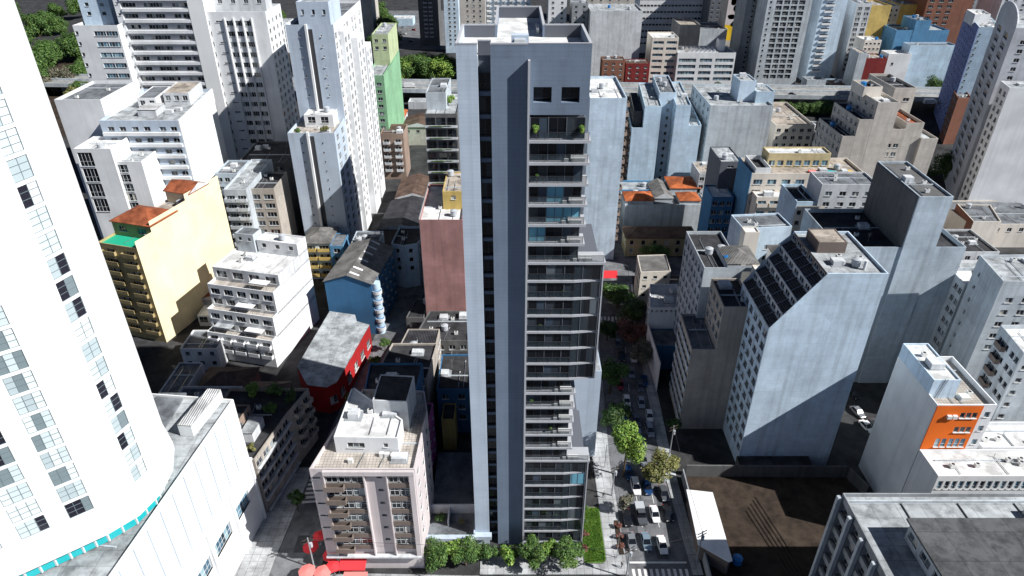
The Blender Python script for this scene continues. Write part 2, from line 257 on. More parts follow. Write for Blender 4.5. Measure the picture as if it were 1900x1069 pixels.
class Building:
    def __init__(s, name, label, cat, poly, z, wall, roof, fac=(), z0=0, par=.9, group=None, clutter=0, glass=None, frame=None, **k):
        s.o = Vector((poly[0][0], poly[0][1])); s.root = thing(name, label, cat, (s.o.x, s.o.y, 0), group); s.glass = glass or G_MIX; s.frame = frame or M['frame_white']; s.wins = []
        s.block(poly, z0, z, wall, roof, fac, par, clutter=clutter, **k)
    def loc(s, p): return (p[0] - s.o.x, p[1] - s.o.y)
    def block(s, poly, z0, z1, wall, roof, fac=(), par=.9, pname='wall', rname='roof', clutter=0, lab=None):
        poly = [s.loc(p) for p in poly]; n = len(poly); mb = MB(); fd = {}
        for f in fac: fd.setdefault(f['e'], []).append(f)
        for e in range(n):
            a = Vector(poly[e]); b = Vector(poly[(e + 1) % n]); s.facade(mb, a, b, z0, z1, fd.get(e, []))
        W = M[wall]
        if par > 0:
            ip = inset(poly, .22); k = len(mb.v)
            for e in range(n):
                j = (e + 1) % n
                mb.face([(*poly[e], z1), (*poly[j], z1), (*ip[j], z1), (*ip[e], z1)]); mb.face([(*ip[j], z1 - par - .1), (*ip[e], z1 - par - .1), (*ip[e], z1), (*ip[j], z1)])
            zr = z1 - par; rp = ip
        else: zr = z1; rp = poly
        w = mb.build(pname, W, s.root)
        if lab: w['label'] = lab
        if roof:
            rb = MB(); rb.prism(rp, zr - .25, zr, 0, False); rb.build(rname, M[roof], s.root)
        ar = abs(sum(rp[i][0] * rp[(i + 1) % n][1] - rp[(i + 1) % n][0] * rp[i][1] for i in range(n))) / 2
        if not clutter and clutter is not None and roof and par >= .3 and ar > 45: clutter = min(6, 2 + int(ar / 90))
        if clutter: s.clutter(rp, zr, clutter)
        if clutter and ar > 60:
            r = random.Random(int(s.o.x * 7 + z1)); a_ = Vector(rp[0]); u_ = Vector(rp[1]) - a_; v_ = Vector(rp[-1]) - a_
            for q in range(2):
                f = r.uniform(.15, .85); p0 = a_ + u_ * f + v_ * .06; p1 = a_ + u_ * f + v_ * r.uniform(.4, .9); m_ = MB(); m_.tube((*p0, zr + .15), (*p1, zr + .15), .07, 5); m_.tube((*p1, zr + .15), (*p1, zr + .9), .07, 5); m_.build('pipe', M['metal'], s.root)
            f = r.uniform(.2, .8); p0 = a_ + v_ * f + u_ * .05; p1 = a_ + v_ * f + u_ * .95; m_ = MB(); m_.obox((p0 + p1) / 2, p1 - p0, (p1 - p0).length / 2, .12, zr, zr + .22); m_.build('kerb_upstand', M['concrete_pale'], s.root)
        return w
    def clutter(s, rp, zr, n):
        r = random.Random(int(abs(s.o.x * 13 + s.o.y * 7)) + n)
        a = Vector(rp[0]); u = Vector(rp[1]) - a; v = Vector(rp[-1]) - a; ax = u.normalized()
        used = []
        for i in range(n):
            for _ in range(20):
                c = a + u * r.uniform(.14, .86) + v * r.uniform(.14, .86)
                if all((c - q).length > 2.2 for q in used): break
            used.append(c); k = r.random(); mb = MB()
            if k < .4:
                mb.obox(c, ax, .45, .35, zr + .12, zr + .9); mb.obox(c, ax, .5, .1, zr, zr + .12, 1); mb.cyl(c.x, c.y, .28, zr + .9, zr + .95, 10, 1)
                mb.build('air_conditioner', [M['ac_white'], M['frame_dark']], s.root)
            elif k < .6:
                mb.cyl(c.x, c.y, .9, zr + .3, zr + 1.6, 16); mb.cyl(c.x, c.y, .95, zr + 1.6, zr + 1.85, 16, 0, .3); mb.cyl(c.x, c.y, .7, zr, zr + .3, 10, 1)
                mb.build('water_tank', [M['tank_grey'] if r.random() < .88 else M['tank_blue'], M['concrete']], s.root)
            elif k < .8:
                h = r.uniform(2, 3.5); mb.tube((c.x, c.y, zr), (c.x, c.y, zr + h), .035)
                for q in range(4): mb.tube((c.x - .6 + q * .1, c.y, zr + h - q * .25), (c.x + .6 - q * .1, c.y, zr + h - q * .25), .02, 4)
                mb.build('antenna', M['metal'], s.root)
            else:
                mb.obox(c, ax, r.uniform(.8, 1.4), r.uniform(.7, 1.2), zr, zr + r.uniform(.5, 1.4)); mb.obox(c, ax, 1.5, 1.3, zr, zr + .12, 1)
                mb.build('roof_hatch', [M['white_aged'], M['concrete']], s.root)
    def facade(s, mb, a, b, z0, z1, specs):
        Ln = (b - a).length
        if Ln < .01: return
        d = (b - a) / Ln; out = Vector((d.y, -d.x)); ang = math.atan2(d.y, d.x)
        ops = []
        for f in specs:
            fh = f.get('fh', 3.0); h = f.get('h', 1.4); top = f.get('top', 1.5); bot = f.get('bot', 3.5); zt = f.get('z1', z1)
            w = f.get('w', 1.6)
            if isinstance(f['n'], int):
                m0, m1 = f.get('m', (0, 0)); cs = [m0 + (Ln - m0 - m1) * (i + .5) / f['n'] for i in range(f['n'])]; w = min(w, (Ln - m0 - m1) / f['n'] - .12)
            else: cs = [c * Ln for c in f['n']]
            k = 0
            while True:
                t1 = zt - top - k * fh; t0 = t1 - h
                if t0 < max(z0 + .3, bot) or k >= f.get('rows', 99): break
                for c in cs:
                    if c - w / 2 > .05 and c + w / 2 < Ln - .05: ops.append((c - w / 2, c + w / 2, t0, t1, f, k))
                k += 1
        # wall split at every opening: strips in s, openings in z inside each strip
        def wall(s0, s1, t0, t1):
            if s1 - s0 > 1e-4 and t1 - t0 > 1e-4:
                p = a + d * s0; q = a + d * s1; mb.face([(p.x, p.y, t0), (q.x, q.y, t0), (q.x, q.y, t1), (p.x, p.y, t1)])
        xs = sorted({0.0, Ln, *[o[0] for o in ops], *[o[1] for o in ops]})
        xs = [x for i, x in enumerate(xs) if i == 0 or x - xs[i - 1] > 1e-5]
        for i in range(len(xs) - 1):
            m = (xs[i] + xs[i + 1]) / 2; zz = z0
            col = sorted([o for o in ops if o[0] < m < o[1]], key=lambda o: o[2])
            for o in col: wall(xs[i], xs[i + 1], zz, o[2]); zz = max(zz, o[3])
            wall(xs[i], xs[i + 1], zz, z1)
        for (s0, s1, t0, t1, f, k) in ops:
            rd = f.get('r', .22); p = a + d * s0; q = a + d * s1; pi = p - out * rd; qi = q - out * rd
            mb.face([(p.x, p.y, t0), (pi.x, pi.y, t0), (pi.x, pi.y, t1), (p.x, p.y, t1)]); mb.face([(qi.x, qi.y, t0), (q.x, q.y, t0), (q.x, q.y, t1), (qi.x, qi.y, t1)])
            mb.face([(p.x, p.y, t0), (q.x, q.y, t0), (qi.x, qi.y, t0), (pi.x, pi.y, t0)]); mb.face([(pi.x, pi.y, t1), (qi.x, qi.y, t1), (q.x, q.y, t1), (p.x, p.y, t1)])
            pf = a + d * s0 - out * (rd - .08)
            s.wins.append((pf, t0, ang, s1 - s0, t1 - t0, f))
            if f.get('kind') == 'balc':
                bd = f.get('bd', 1.1); bw = s1 - s0 + f.get('bx', .6); pb = a + d * (s0 - f.get('bx', .6) / 2)
                s.wins.append((pb, t0 - .02, ang, bw, bd, dict(balc=1, kind2=f.get('rail', 'solid'), mat=f.get('bm', 'white_plaster'))))
            if f.get('slab') and s0 == min(o[0] for o in ops if o[4] is f and o[5] == k):
                s1m = max(o[1] for o in ops if o[4] is f and o[5] == k); mb2 = s.__dict__.setdefault('slabs', [])
                mb2.append((a + d * (s0 - .3), ang, s1m - s0 + .6, t0 - .9 + f.get('sdz', 0), f['slab']))
    def finish(s):
        cm = Vector((s.o.x, s.o.y, 0)); camp = Vector((0, 0, H)) - cm
        W = [w for w in s.wins if 'balc' not in w[5]]; B = [w for w in s.wins if 'balc' in w[5]]
        for L_, nm in ((W, 'window'), (B, 'balcony')):
            L_.sort(key=lambda w: (Vector((w[0].x, w[0].y, w[1])) - camp).length / math.sqrt(w[3] * w[4]))
            rest = MB(); mats = None
            for i, (p, z, ang, w, h, f) in enumerate(L_):
                if nm == 'window': me = window_mesh(w, h, f.get('kind', 'win'), f.get('glass', s.glass), f.get('frame', s.frame))
                else: me = balcony_mesh(w, h, f['kind2'], M[f['mat']])
                if i < 100: link(nm, me, s.root, (p.x, p.y, z), ang)
                else:
                    R_ = Matrix.Translation((p.x, p.y, z)) @ Matrix.Rotation(ang, 4, 'Z'); k = len(rest.v)
                    rest.v += [tuple(R_ @ v.co) for v in me.vertices]; rest.f += [tuple(k + j for j in q.vertices) for q in me.polygons]; rest.m += [q.material_index for q in me.polygons]; mats = list(me.materials)
            if rest.v: tag(rest.build(nm, mats, s.root), kind='stuff')
        for (p, ang, w, z, pr) in s.__dict__.get('slabs', [])[:100]:
            mb = MB(); mb.box(0, w, -pr, .02, 0, .25); link('ledge', mb.mesh('ledge', s.root.get('_x', M['white_plaster'])), s.root, (p.x, p.y, z), ang)
ALL = []
def B(*a, **k):
    b = Building(*a, **k); ALL.append(b); return b
def hip(b, poly, z, rise, mat, ridge=.5, over=.4, gable=False, name='roof', along=None):
    """pitched roof over a quad; the ridge follows the longer side"""
    p = [Vector(b.loc(q)) for q in inset(poly, -over)]
    if along is None: along = 0 if (p[1] - p[0]).length > (p[2] - p[1]).length else 1
    if along == 1: p = p[1:] + p[:1]
    m1 = (p[0] + p[3]) / 2; m2 = (p[1] + p[2]) / 2; wd = (p[3] - p[0]).length / 2; d = (m2 - m1); ln = d.length; d.normalize()
    k = 0 if gable else min(wd, ln * .5 - .01); r1 = m1 + d * k; r2 = m2 - d * k; Z = z + rise; t = .18; mb = MB()
    A = [(*q, z) for q in p]; R1 = (*r1, Z); R2 = (*r2, Z)
    mb.face([A[0], A[1], R2, R1]); mb.face([A[2], A[3], R1, R2])
    mb.face([A[1], A[2], R2], 1 if gable else 0); mb.face([A[3], A[0], R1], 1 if gable else 0)
    A2 = [(*q, z - t) for q in p]
    for i in range(4): j = (i + 1) % 4; mb.face([A2[i], A2[j], A[j], A[i]])
    mb.face(A2[::-1])
    return mb.build(name, [M[mat], M['white_aged']], b.root)
def W(e, n, w=1.6, h=1.4, **k): return dict(e=e, n=n, w=w, h=h, **k)

def T(k, x, y):
    col, row = (k - 1) % 4, (k - 1) // 4
    return ((0, 460, 940, 1420)[col] + x / 2.969, (0, 350, 709)[row] + y / 2.969)
def sheet(name, pts, z, mat, kind='structure', thick=None):
    mb = MB()
    if thick: mb.prism(pts, z - thick, z)
    else: mb.face([(*p, z) for p in pts])
    return tag(mb.build(name, M[mat]), kind=kind)

# ---------------------------------------------------------------- ground and streets
sheet('ground', [(-1600, -300), (1600, -300), (1600, 2600), (-1600, 2600)], 0, 'ground')
AV_L = [(21.6, -60), (21.6, 80), (21.5, 110), (24.5, 160), (29.5, 205), (47, 330), (60, 420)]
AV_R = [(33.6, -60), (33.6, 80), (33.0, 110), (35.0, 160), (40.5, 205), (59, 330), (72, 420)]
sheet('avenue', AV_L[1:] and [AV_L[0]] + AV_R + AV_L[:0:-1], .008, 'asphalt')
sheet('cross_street', [(-140, 70.5), (-140, 58), (160, 58), (160, 80.6), (36, 80.6), (21.6, 80.6), (21.6, 70.5)][:4] + [(160, 70.5)], .012, 'asphalt')
sheet('side_street', [(-45, 60), (-35.8, 60), (-35.8, 84), (-33.5, 112), (-29, 165), (-24, 215), (-10, 330), (-18, 330), (-33, 215), (-38.5, 160), (-43.3, 112), (-45, 84)], .016, 'asphalt')
sheet('back_street', [(-140, 196), (-33, 194), (-25, 193), (180, 190), (180, 203), (-24, 206), (-140, 209)], .02, 'asphalt')
def patch(name, rects, mat, z): 
    mb = MB()
    for (x, y, w, d) in rects: mb.face([(x, y, z), (x + w, y, z), (x + w, y + d, z), (x, y + d, z)])
    return tag(mb.build(name, mat), kind='structure')
patch('road_patch', [(23.2, 90, 1.8, 5.2), (27.6, 84.5, 2.2, 3.0), (30.1, 96, 1.4, 7), (24.5, 112, 2, 6), (28, 124, 1.6, 4), (-42, 86, 2.4, 4), (-39.5, 75, 1.5, 6), (-38, 101, 1.2, 5)], roofing('tar_patch', (.09, .092, .1), .7, 1.5), .024)
mb = MB()
for (x, y) in ((26.8, 92.3), (30.9, 87.2), (24.1, 86.1), (29.1, 108), (-40.3, 84), (-37.2, 78)): mb.cyl(x, y, .36, .02, .03, 14)
tag(mb.build('manhole_cover', M['concrete_dark']), kind='structure')
# raised pavements
sheet('sidewalk', [(-6, 81.2), (21.6, 81.2), (21.6, 110), (24.5, 160), (22, 160), (17.9, 112), (17.9, 85.5), (-6, 85.5)], .13, 'sidewalk', thick=.13)
sheet('sidewalk', [(33.6, 81), (35.5, 81), (35.5, 110), (37.6, 160), (35.0, 160), (33.0, 110)], .13, 'sidewalk', thick=.13)
sheet('sidewalk', [(-52, 70.5), (-45, 70.5), (-45, 84), (-43.6, 108), (-47, 108), (-50, 95), (-52, 84)], .13, 'sidewalk', thick=.13)
sheet('sidewalk', [(-35.8, 70.5), (-6, 71.2), (-6, 81.9), (-33.6, 82), (-33.5, 108), (-35.3, 100), (-35.8, 84)][:3] + [(-6, 80.9), (-34.5, 81.5), (-35.8, 81)], .125, 'sidewalk', thick=.12)
sheet('lawn_edge', [(13.6, 83.4), (17.2, 83.4), (17.9, 84.3), (17.9, 97), (13.6, 97)], .18, 'gravel', thick=.06)
def stripes(name, rects, z=.03, mat='paint_white', **k):
    mb = MB()
    for r in rects: mb.face([(*p, z) for p in r])
    return tag(mb.build(name, M[mat]), kind='structure')
stripes('crosswalk', [[(22.4 + i * 1.1, 78.6), (22.95 + i * 1.1, 78.6), (22.95 + i * 1.1, 82.4), (22.4 + i * 1.1, 82.4)] for i in range(10)])
stripes('stop_line', [[(22.2, 83.6), (33, 83.6), (33, 84.0), (22.2, 84.0)]])
stripes('lane_line', [[(25.9 + sx, y), (26.03 + sx, y), (26.03 + sx, y + 3), (25.9 + sx, y + 3)] for sx in (0, 3.4) for y in (86, 92, 98, 104, 110)] + [[(28.2 + (y - 120) * .09 , y), (28.33 + (y - 120) * .09, y), (28.6 + (y - 120) * .09, y + 3), (28.47 + (y - 120) * .09, y + 3)] for y in (118, 126, 134, 142, 150, 158)])
a = P(*T(7, 530, 415)); stripes('bus_lane_mark', [[(29.2, 190.5), (34.2, 190.5), (34.6, 195.5), (29.8, 195.5)]], .034, 'red_paint')
stripes('crosswalk', [[(33.2 + i * 1.25, 179.5), (33.8 + i * 1.25, 179.5), (34.6 + i * 1.25, 186.5), (34.0 + i * 1.25, 186.5)] for i in range(5)] + [[(25.5 + i * 1.1, 164), (26.1 + i * 1.1, 164), (26.6 + i * 1.1, 168), (26 + i * 1.1, 168)] for i in range(9)])
stripes('crosswalk', [[(-43.5, 98 + i * 1.2), (-37, 98.6 + i * 1.2), (-37, 99.2 + i * 1.2), (-43.5, 98.6 + i * 1.2)] for i in range(7)])

# ---------------------------------------------------------------- main tower
def main_tower():
    ox, oy = -7.0, 88.0
    root = thing('residential_tower', 'tallest building in the middle, slim grey tower with stacked glazed balconies', 'apartment tower', (ox, oy, 0))
    def bx(name, mat, x0, x1, y0, y1, z0, z1, lab=None):
        mb = MB(); mb.box(x0 - ox, x1 - ox, y0 - oy, y1 - oy, z0, z1); o = mb.build(name, mat if not isinstance(mat, str) else M[mat], root)
        if lab: o['label'] = lab
        return o
    top = 93.1; dk = 91.5
    bx('side_wall', 'grey_light', -7, -4.35, 88, 101, 0, dk)
    bx('core_wall', 'grey_dark', -4.35, -2.7, 90.3, 101, 0, dk)
    bx('front_wall', 'grey_mid', -2.7, 2.0, 88, 101, 0, dk)
    bx('fin', 'slab_grey', 2.0, 2.28, 87.05, 101, 0, 91.45)
    # upper block with two openings
    b = Building.__new__(Building); b.o = Vector((ox, oy)); b.root = root; b.glass = G_DARK; b.frame = M['frame_white']; b.wins = []
    mb = MB(); fa = lambda p: Vector((p[0] - ox, p[1] - oy))
    pts = [(2.28, 88), (9.95, 88), (9.95, 101), (2.28, 101)]
    for i in range(4):
        sp = [dict(e=0, n=[.215, .685], w=2.35, h=2.0, z1=87.7 + 1.9, top=1.6, rows=1, r=1.2)] if i == 0 else []
        b.facade(mb, fa(pts[i]), fa(pts[(i + 1) % 4]), 84.4, dk, sp)
    mb.face([(p[0] - ox, p[1] - oy, 84.4) for p in pts][::-1])
    mb.build('upper_wall', M['grey_mid'], root)
    for w in b.wins: link('window', window_mesh(w[3], w[4], 'win', G_DARK, M['frame_dark']), root, (w[0].x, w[0].y, w[1]), w[2])
    # roof and parapet
    loc = lambda p: (p[0] - ox, p[1] - oy)
    bx('roof', 'roof_white', -6.7, 9.65, 90.3, 100.7, dk + .004, dk + .12); bx('roof', 'roof_white', -6.7, -4.36, 88.3, 90.299, dk + .004, dk + .12); bx('roof', 'roof_white', -2.69, 9.65, 88.3, 90.299, dk + .004, dk + .12); bx('rear_wall', 'grey_mid', -2.4, 4.6, 101.01, 116.5, 0, dk); bx('rear_roof', 'roof_white', -2.1, 4.3, 100.71, 116.2, dk + .005, dk + .125)
    for (mt, x0, x1, y0, y1) in (('grey_light', -7, -6.7, 88, 101), ('grey_light', -6.7, -4.35, 88, 88.3), ('grey_mid', -2.7, 2.0, 88, 88.3), ('grey_dark', -4.35, -2.7, 90.0, 90.3), ('grey_mid', 2.0, 9.95, 88, 88.3), ('grey_mid', 9.65, 9.95, 88.3, 101), ('grey_dark', 4.61, 9.65, 100.7, 101), ('grey_dark', -6.7, -2.41, 100.7, 101),
                                 ('grey_mid', -2.4, -2.1, 100.7, 116.5), ('grey_mid', 4.3, 4.6, 100.7, 116.5), ('grey_dark', -2.1, 4.3, 116.2, 116.5)):
        bx('parapet', mt, x0, x1, y0, y1, dk + .006, top + (.12 if x1 <= 2.0 or y0 > 100 else .25))
        bx('coping', 'slab_grey', x0 - .03, x1 + .03, y0 - .03, y1 + .03, top + (.125 if x1 <= 2.0 or y0 > 100 else .255), top + .3)
    bx('roof_hatch', 'grey_light', -.1, 2.1, 89.6, 91.0, dk + .13, top + .9); bx('roof_hatch', 'white_plaster', .3, 1.7, 89.3, 89.59, dk + .13, top + .5)
    for q in range(3): bx('roof_vent', 'metal', 3.5, 3.9, 103 + q * 1.6, 103.5 + q * 1.6, dk + .13, dk + 1.0)
    # slot windows between the two slabs: one glazing unit per storey with an edge beam
    z = 1.0
    for k in range(29):
        zz = .9 + 3.06 * k
        o = link('window', window_mesh(1.5, 2.2, 'win', G_DARK, M['frame_dark']), root, (-4.28 - ox, 90.18 - oy, zz + .5)); 
        if k % 1 == 0: bx('slot_beam', 'grey_mid', -4.345, -2.705, 89.9, 90.29, zz - .2, zz + .35)
    # balcony bay
    XR = lambda k: 13.25 if (6 <= k <= 13 or k >= 19) else (10.0 + .0)
    for k in range(27):
        zs = 81.2 - 3.06 * k; wide = XR(k) > 11; zt = zs + 3.06 if k else 84.4; xr = XR(k)
        wide_top = wide and not XR(k - 1) > 11 if k else False
        xw = xr if wide else 10.0
        mb = MB()
        if wide and not wide_top: pl_ = [(2.281, 87.24), (9.3, 87.24), (xr + .1, 87.75), (xr + .1, 90.6), (2.281, 90.6)]
        else: pl_ = [(2.281, 87.24), (xr + .45, 87.24), (xr + .45, 90.6), (2.281, 90.6)]
        mb.prism([loc(p) for p in pl_], zs - .4, zs, 0, True)
        if not (wide and not wide_top):  # low upstand rail on open decks
            pass
        mb.build('floor_slab', M['slab_grey'], root)
        # glazed front: balustrade + glazing panels, dark room behind
        mb = MB(); xe = 9.2 if wide and not wide_top else xr + .2
        mb.box(2.35 - ox, xe - ox, 87.36 - oy, 87.4 - oy, zs, zs + 1.05, 0); mb.box(2.35 - ox, xe - ox, 87.35 - oy, 87.41 - oy, zs + 1.05, zs + 1.08, 1)
        for q in range(5): xx = 2.4 + (xe - 2.5) * q / 4; mb.box(xx - ox, xx + .04 - ox, 87.32 - oy, 87.358 - oy, zs + .002, zs + 1.05, 1)
        if wide and not wide_top:
            for (xa, ya, xb, yb) in ((9.2, 87.36, 13.3, 87.85),):
                k_ = len(mb.v); mb.prism([(xa - ox, ya - oy), (xb - ox, yb - oy), (xb - ox, yb + .05 - oy), (xa - ox, ya + .05 - oy)], zs + .001, zs + 2.66, 0)
        mb.build('balustrade', [RAILG, M['frame_dark']], root)
        wd_ = wide and not wide_top; x2 = xr - .12 if wd_ else 9.6
        nb = 4 if wd_ else 3; mb = MB()
        if True:
            for q in range(nb):
                a_ = 2.4 + (x2 - 2.4) * q / nb; b_ = 2.4 + (x2 - 2.4) * (q + 1) / nb
                g = MB(); ww = b_ - a_ - .1; yy = 88.0 if not wd_ else 87.5
                yy = yy + (q % 2) * .04
                g.box(0, ww, 0, .06, 0, .06, 1); g.box(0, ww, 0, .06, zt - zs - .42, zt - zs - .36, 1); g.box(ww / 2 - .03, ww / 2 + .03, -.01, .05, .06, zt - zs - .42, 1)
                for (p0, p1) in ((0, ww / 2 - .03), (ww / 2 + .03, ww)): g.face([(p0, .02, .06), (p1, .02, .06), (p1, .02, zt - zs - .42), (p0, .02, zt - zs - .42)], 0)
                gm = G_BLIND if (k, q) in BLINDS else (G_BAY if (k * 7 + q * 5) % 3 == 0 else G_DARK)
                g.build('glazing', [gm, M['frame_dark']], root, (a_ + .05 - ox, yy - oy, zs + .01))
        for q in range(nb + 1):
            xx = 2.4 + (x2 - 2.4) * q / nb; yy = 87.96 if not wd_ else 87.45
            mb = MB(); mb.box(xx - .05 - ox, xx + .05 - ox, yy - oy, yy + .25 - oy, zs + .005, zt - .35)
            mb.build('mullion', M['grey_dark'], root)
        if not wide or wide_top:
            # open deck with furniture at the right end
            if k in (3, 4, 5, 6, 14, 15, 16, 17, 18, 19, 1):
                mb = MB(); xf = xr - 2.1 if not wide_top else 9.8
                mb.box(xf - ox, xf + 1.9 - ox, 87.42 - oy, 87.8 - oy, zs + .01, zs + .5); mb.box(xf - ox, xf + 1.9 - ox, 87.8 - oy, 87.93 - oy, zs + .2, zs + .85)
                mb.box(xf - .9 - ox, xf - .3 - ox, 87.45 - oy, 87.85 - oy, zs + .01, zs + .4)
                s_ = link('balcony_sofa', mb.mesh('balcony_sofa', M['frame_white'])); s_.location = (ox, oy, 0)
                FURN.append((s_, k))
    # side glazing wall of the bay
    for (k0, k1, xr) in ((6, 13, 13.25), (19, 26, 13.25), (0, 5, 10.0), (14, 18, 10.0)):
        zb = 81.2 - 3.06 * k1; zt = (81.2 - 3.06 * (k0 - 1)) - .35 if k0 == 14 else (81.2 - 3.06 * k0 - .35 if k0 else 84.4)
        mb = MB(); mb.box(2.3 - ox, xr - ox - .3, 90.61 - oy, 100.9 - oy, zb - .3, zt); mb.build('inner_wall', M['grey_dark'], root)
        if xr > 11: bx('edge_fin', 'slab_grey', xr + .101, xr + .3, 87.5, 90.62, zb - .3, zt - .2)
    bx('plinth', 'grey_dark', 2.4, 13.1, 88.2, 100.8, 0, 1.28)
    # low rear wing on the right, light grey
    bx('rear_wing_wall', 'grey_light', 8.5, 18.45, 111.4, 123, 0, 24); bx('rear_wing_roof', 'roof_pale', 8.7, 18.2, 111.7, 122.8, 24, 24.12)
    bx('link_wall', 'grey_dark', 4, 12.9, 101, 111.39, 0, 20)
    # podium garden on the left
    bx('podium_beam', 'grey_light', -16.2, -7.01, 86.2, 87.2, 2.7, 3.7); bx('podium_beam', 'grey_light', -7.0, -3.9, 86.9, 87.99, 2.5, 3.4)
    bx('podium_deck', 'roof_grey', -16.2, -7.01, 87.21, 110, 0, 2.6)
    bx('garden_wall', 'white_plaster', -16.1, -7.02, 93.2, 93.5, 2.6, 5.0); bx('garden_wall', 'white_plaster', -12.5, -12.25, 90.0, 93.19, 2.6, 4.4)
    bx('garden_wall', 'grey_light', -7.3, -7.02, 87.3, 93.1, 2.605, 4.0)
    bx('podium_wall', 'brown_wall', -16.0, -7.01, 86.5, 87.2, 0, 2.695)
G_BAY = glassmat('bay_glass', [(0, (.01, .012, .016)), (.4, (.03, .038, .05)), (.75, (.05, .07, .1)), (.92, (.12, .14, .16))])
RAILG = simple('rail_glass', (.05, .07, .09), .05, 0, .7); RAILG.node_tree.nodes['Principled BSDF'].inputs['Alpha'].default_value = .3; G_BLIND = simple('blue_blind', (.16, .4, .52), .4); BLINDS = {(4, 1), (4, 2), (5, 0), (3, 1), (21, 3)}; FURN = []; PLS = []
main_tower()
for k_, x_, nm_ in ((2, 3.4, 'third'), (8, 7.6, 'ninth'), (10, 4.4, 'eleventh'), (15, 3.2, 'sixteenth'), (17, 6.6, 'eighteenth'), (22, 5.2, 'twenty-third'), (24, 8.2, 'twenty-fifth')):
    PLS.append((k_, x_, nm_))
where = {}
for s_, k in FURN:
    tag(s_, 'white outdoor sofa on the %s balcony of the grey tower, counted from the top slab' % ['', 'second', '', 'fourth', 'fifth', 'sixth', 'seventh', '', '', '', '', '', '', '', 'fifteenth', 'sixteenth', 'seventeenth', 'eighteenth', 'nineteenth', 'twentieth'][k], 'sofa', 'white sofas on the tower balconies')

# ---------------------------------------------------------------- left side
def white_tower():
    pts = [(-74, 90), (-63.5, 87.5), (-57.6, 84), (-54.3, 80), (-52.6, 75.5), (-52.3, 71), (-53.6, 67), (-56.4, 63.8), (-60.2, 60.8), (-64.5, 57.5), (-70, 54.5), (-78, 52), (-90, 52), (-95, 70), (-90, 88), (-80, 92)]
    # order above runs clockwise on the right side; reverse to counter-clockwise
    poly = pts[::-1]
    b = Building.__new__(Building); b.o = Vector((-60, 60)); b.glass = G_PALE; b.frame = M['frame_white']; b.wins = []
    b.root = thing('curved_tower', 'bright white curved high-rise on the far left, running out of the top of the picture', 'tower', (-60, 60, 0))
    n = len(poly); sp = {}
    loc = lambda p: Vector((p[0] + 60, p[1] - 60))
    mb = MB()
    cols = {((-53.6, 80)): [.5], (-53.6, 67): [.42], (-56.4, 63.8): None, (-60.2, 60.8): [.5], (-64.5, 57.5): [.4], (-70, 54.5): [.5], (-52.3, 71): [.1], (-55.5, 86): None}
    for e in range(n):
        a_, c_ = poly[e], poly[(e + 1) % n]; cs = {(-53.6, 67): ([.62], 2.4), (-56.4, 63.8): ([.66], 2.8), (-60.2, 60.8): ([.68], 2.9), (-64.5, 57.5): ([.62], 3.2), (-70, 54.5): ([.68], 3.4), (-90, 52): ([.3, .75], 3.2)}.get(a_)
        f = []
        if cs: f = [dict(e=e, n=cs[0], w=cs[1], h=2.55, fh=3.0, top=.6, bot=35, z1=122, r=.16, kind='flush', frame=simple('frame_grey', (.16, .2, .22), .5))]
        b.facade(mb, loc(a_), loc(c_), 34.2, 122, f)
    mb.face([(*loc(p), 122) for p in poly]); mb.face([(*loc(p), 34.2) for p in poly][::-1])
    mb.build('wall', M['white_tower'], b.root)
    k = 0
    ip = inset(poly, .3); mb = MB(); mb.prism([tuple(loc(p)) for p in inset(poly, -.5)], 32.9, 34.19, 0, True); mb.build('base_slab', M['white_tower'], b.root)
    mb = MB(); ip = inset(poly, 1.0)
    mb.prism([tuple(loc(p)) for p in ip], 30.3, 32.89); mb.build('base_glazing', M['teal'], b.root)
    for e in range(n):
        p = Vector(ip[e]); q = Vector(ip[(e + 1) % n])
        if p.x > -80 and q.x > -80:
            nn = int((q - p).length / 2) + 1
            for i in range(nn):
                c = p + (q - p) * i / nn - Vector((60, 60)) * 0; c = loc(c); m2 = MB(); m2.box(c.x - .12, c.x + .12, c.y - .12, c.y + .12, 30.3, 32.88); m2.build('column', M['frame_white'], b.root)
    b.finish()
white_tower()
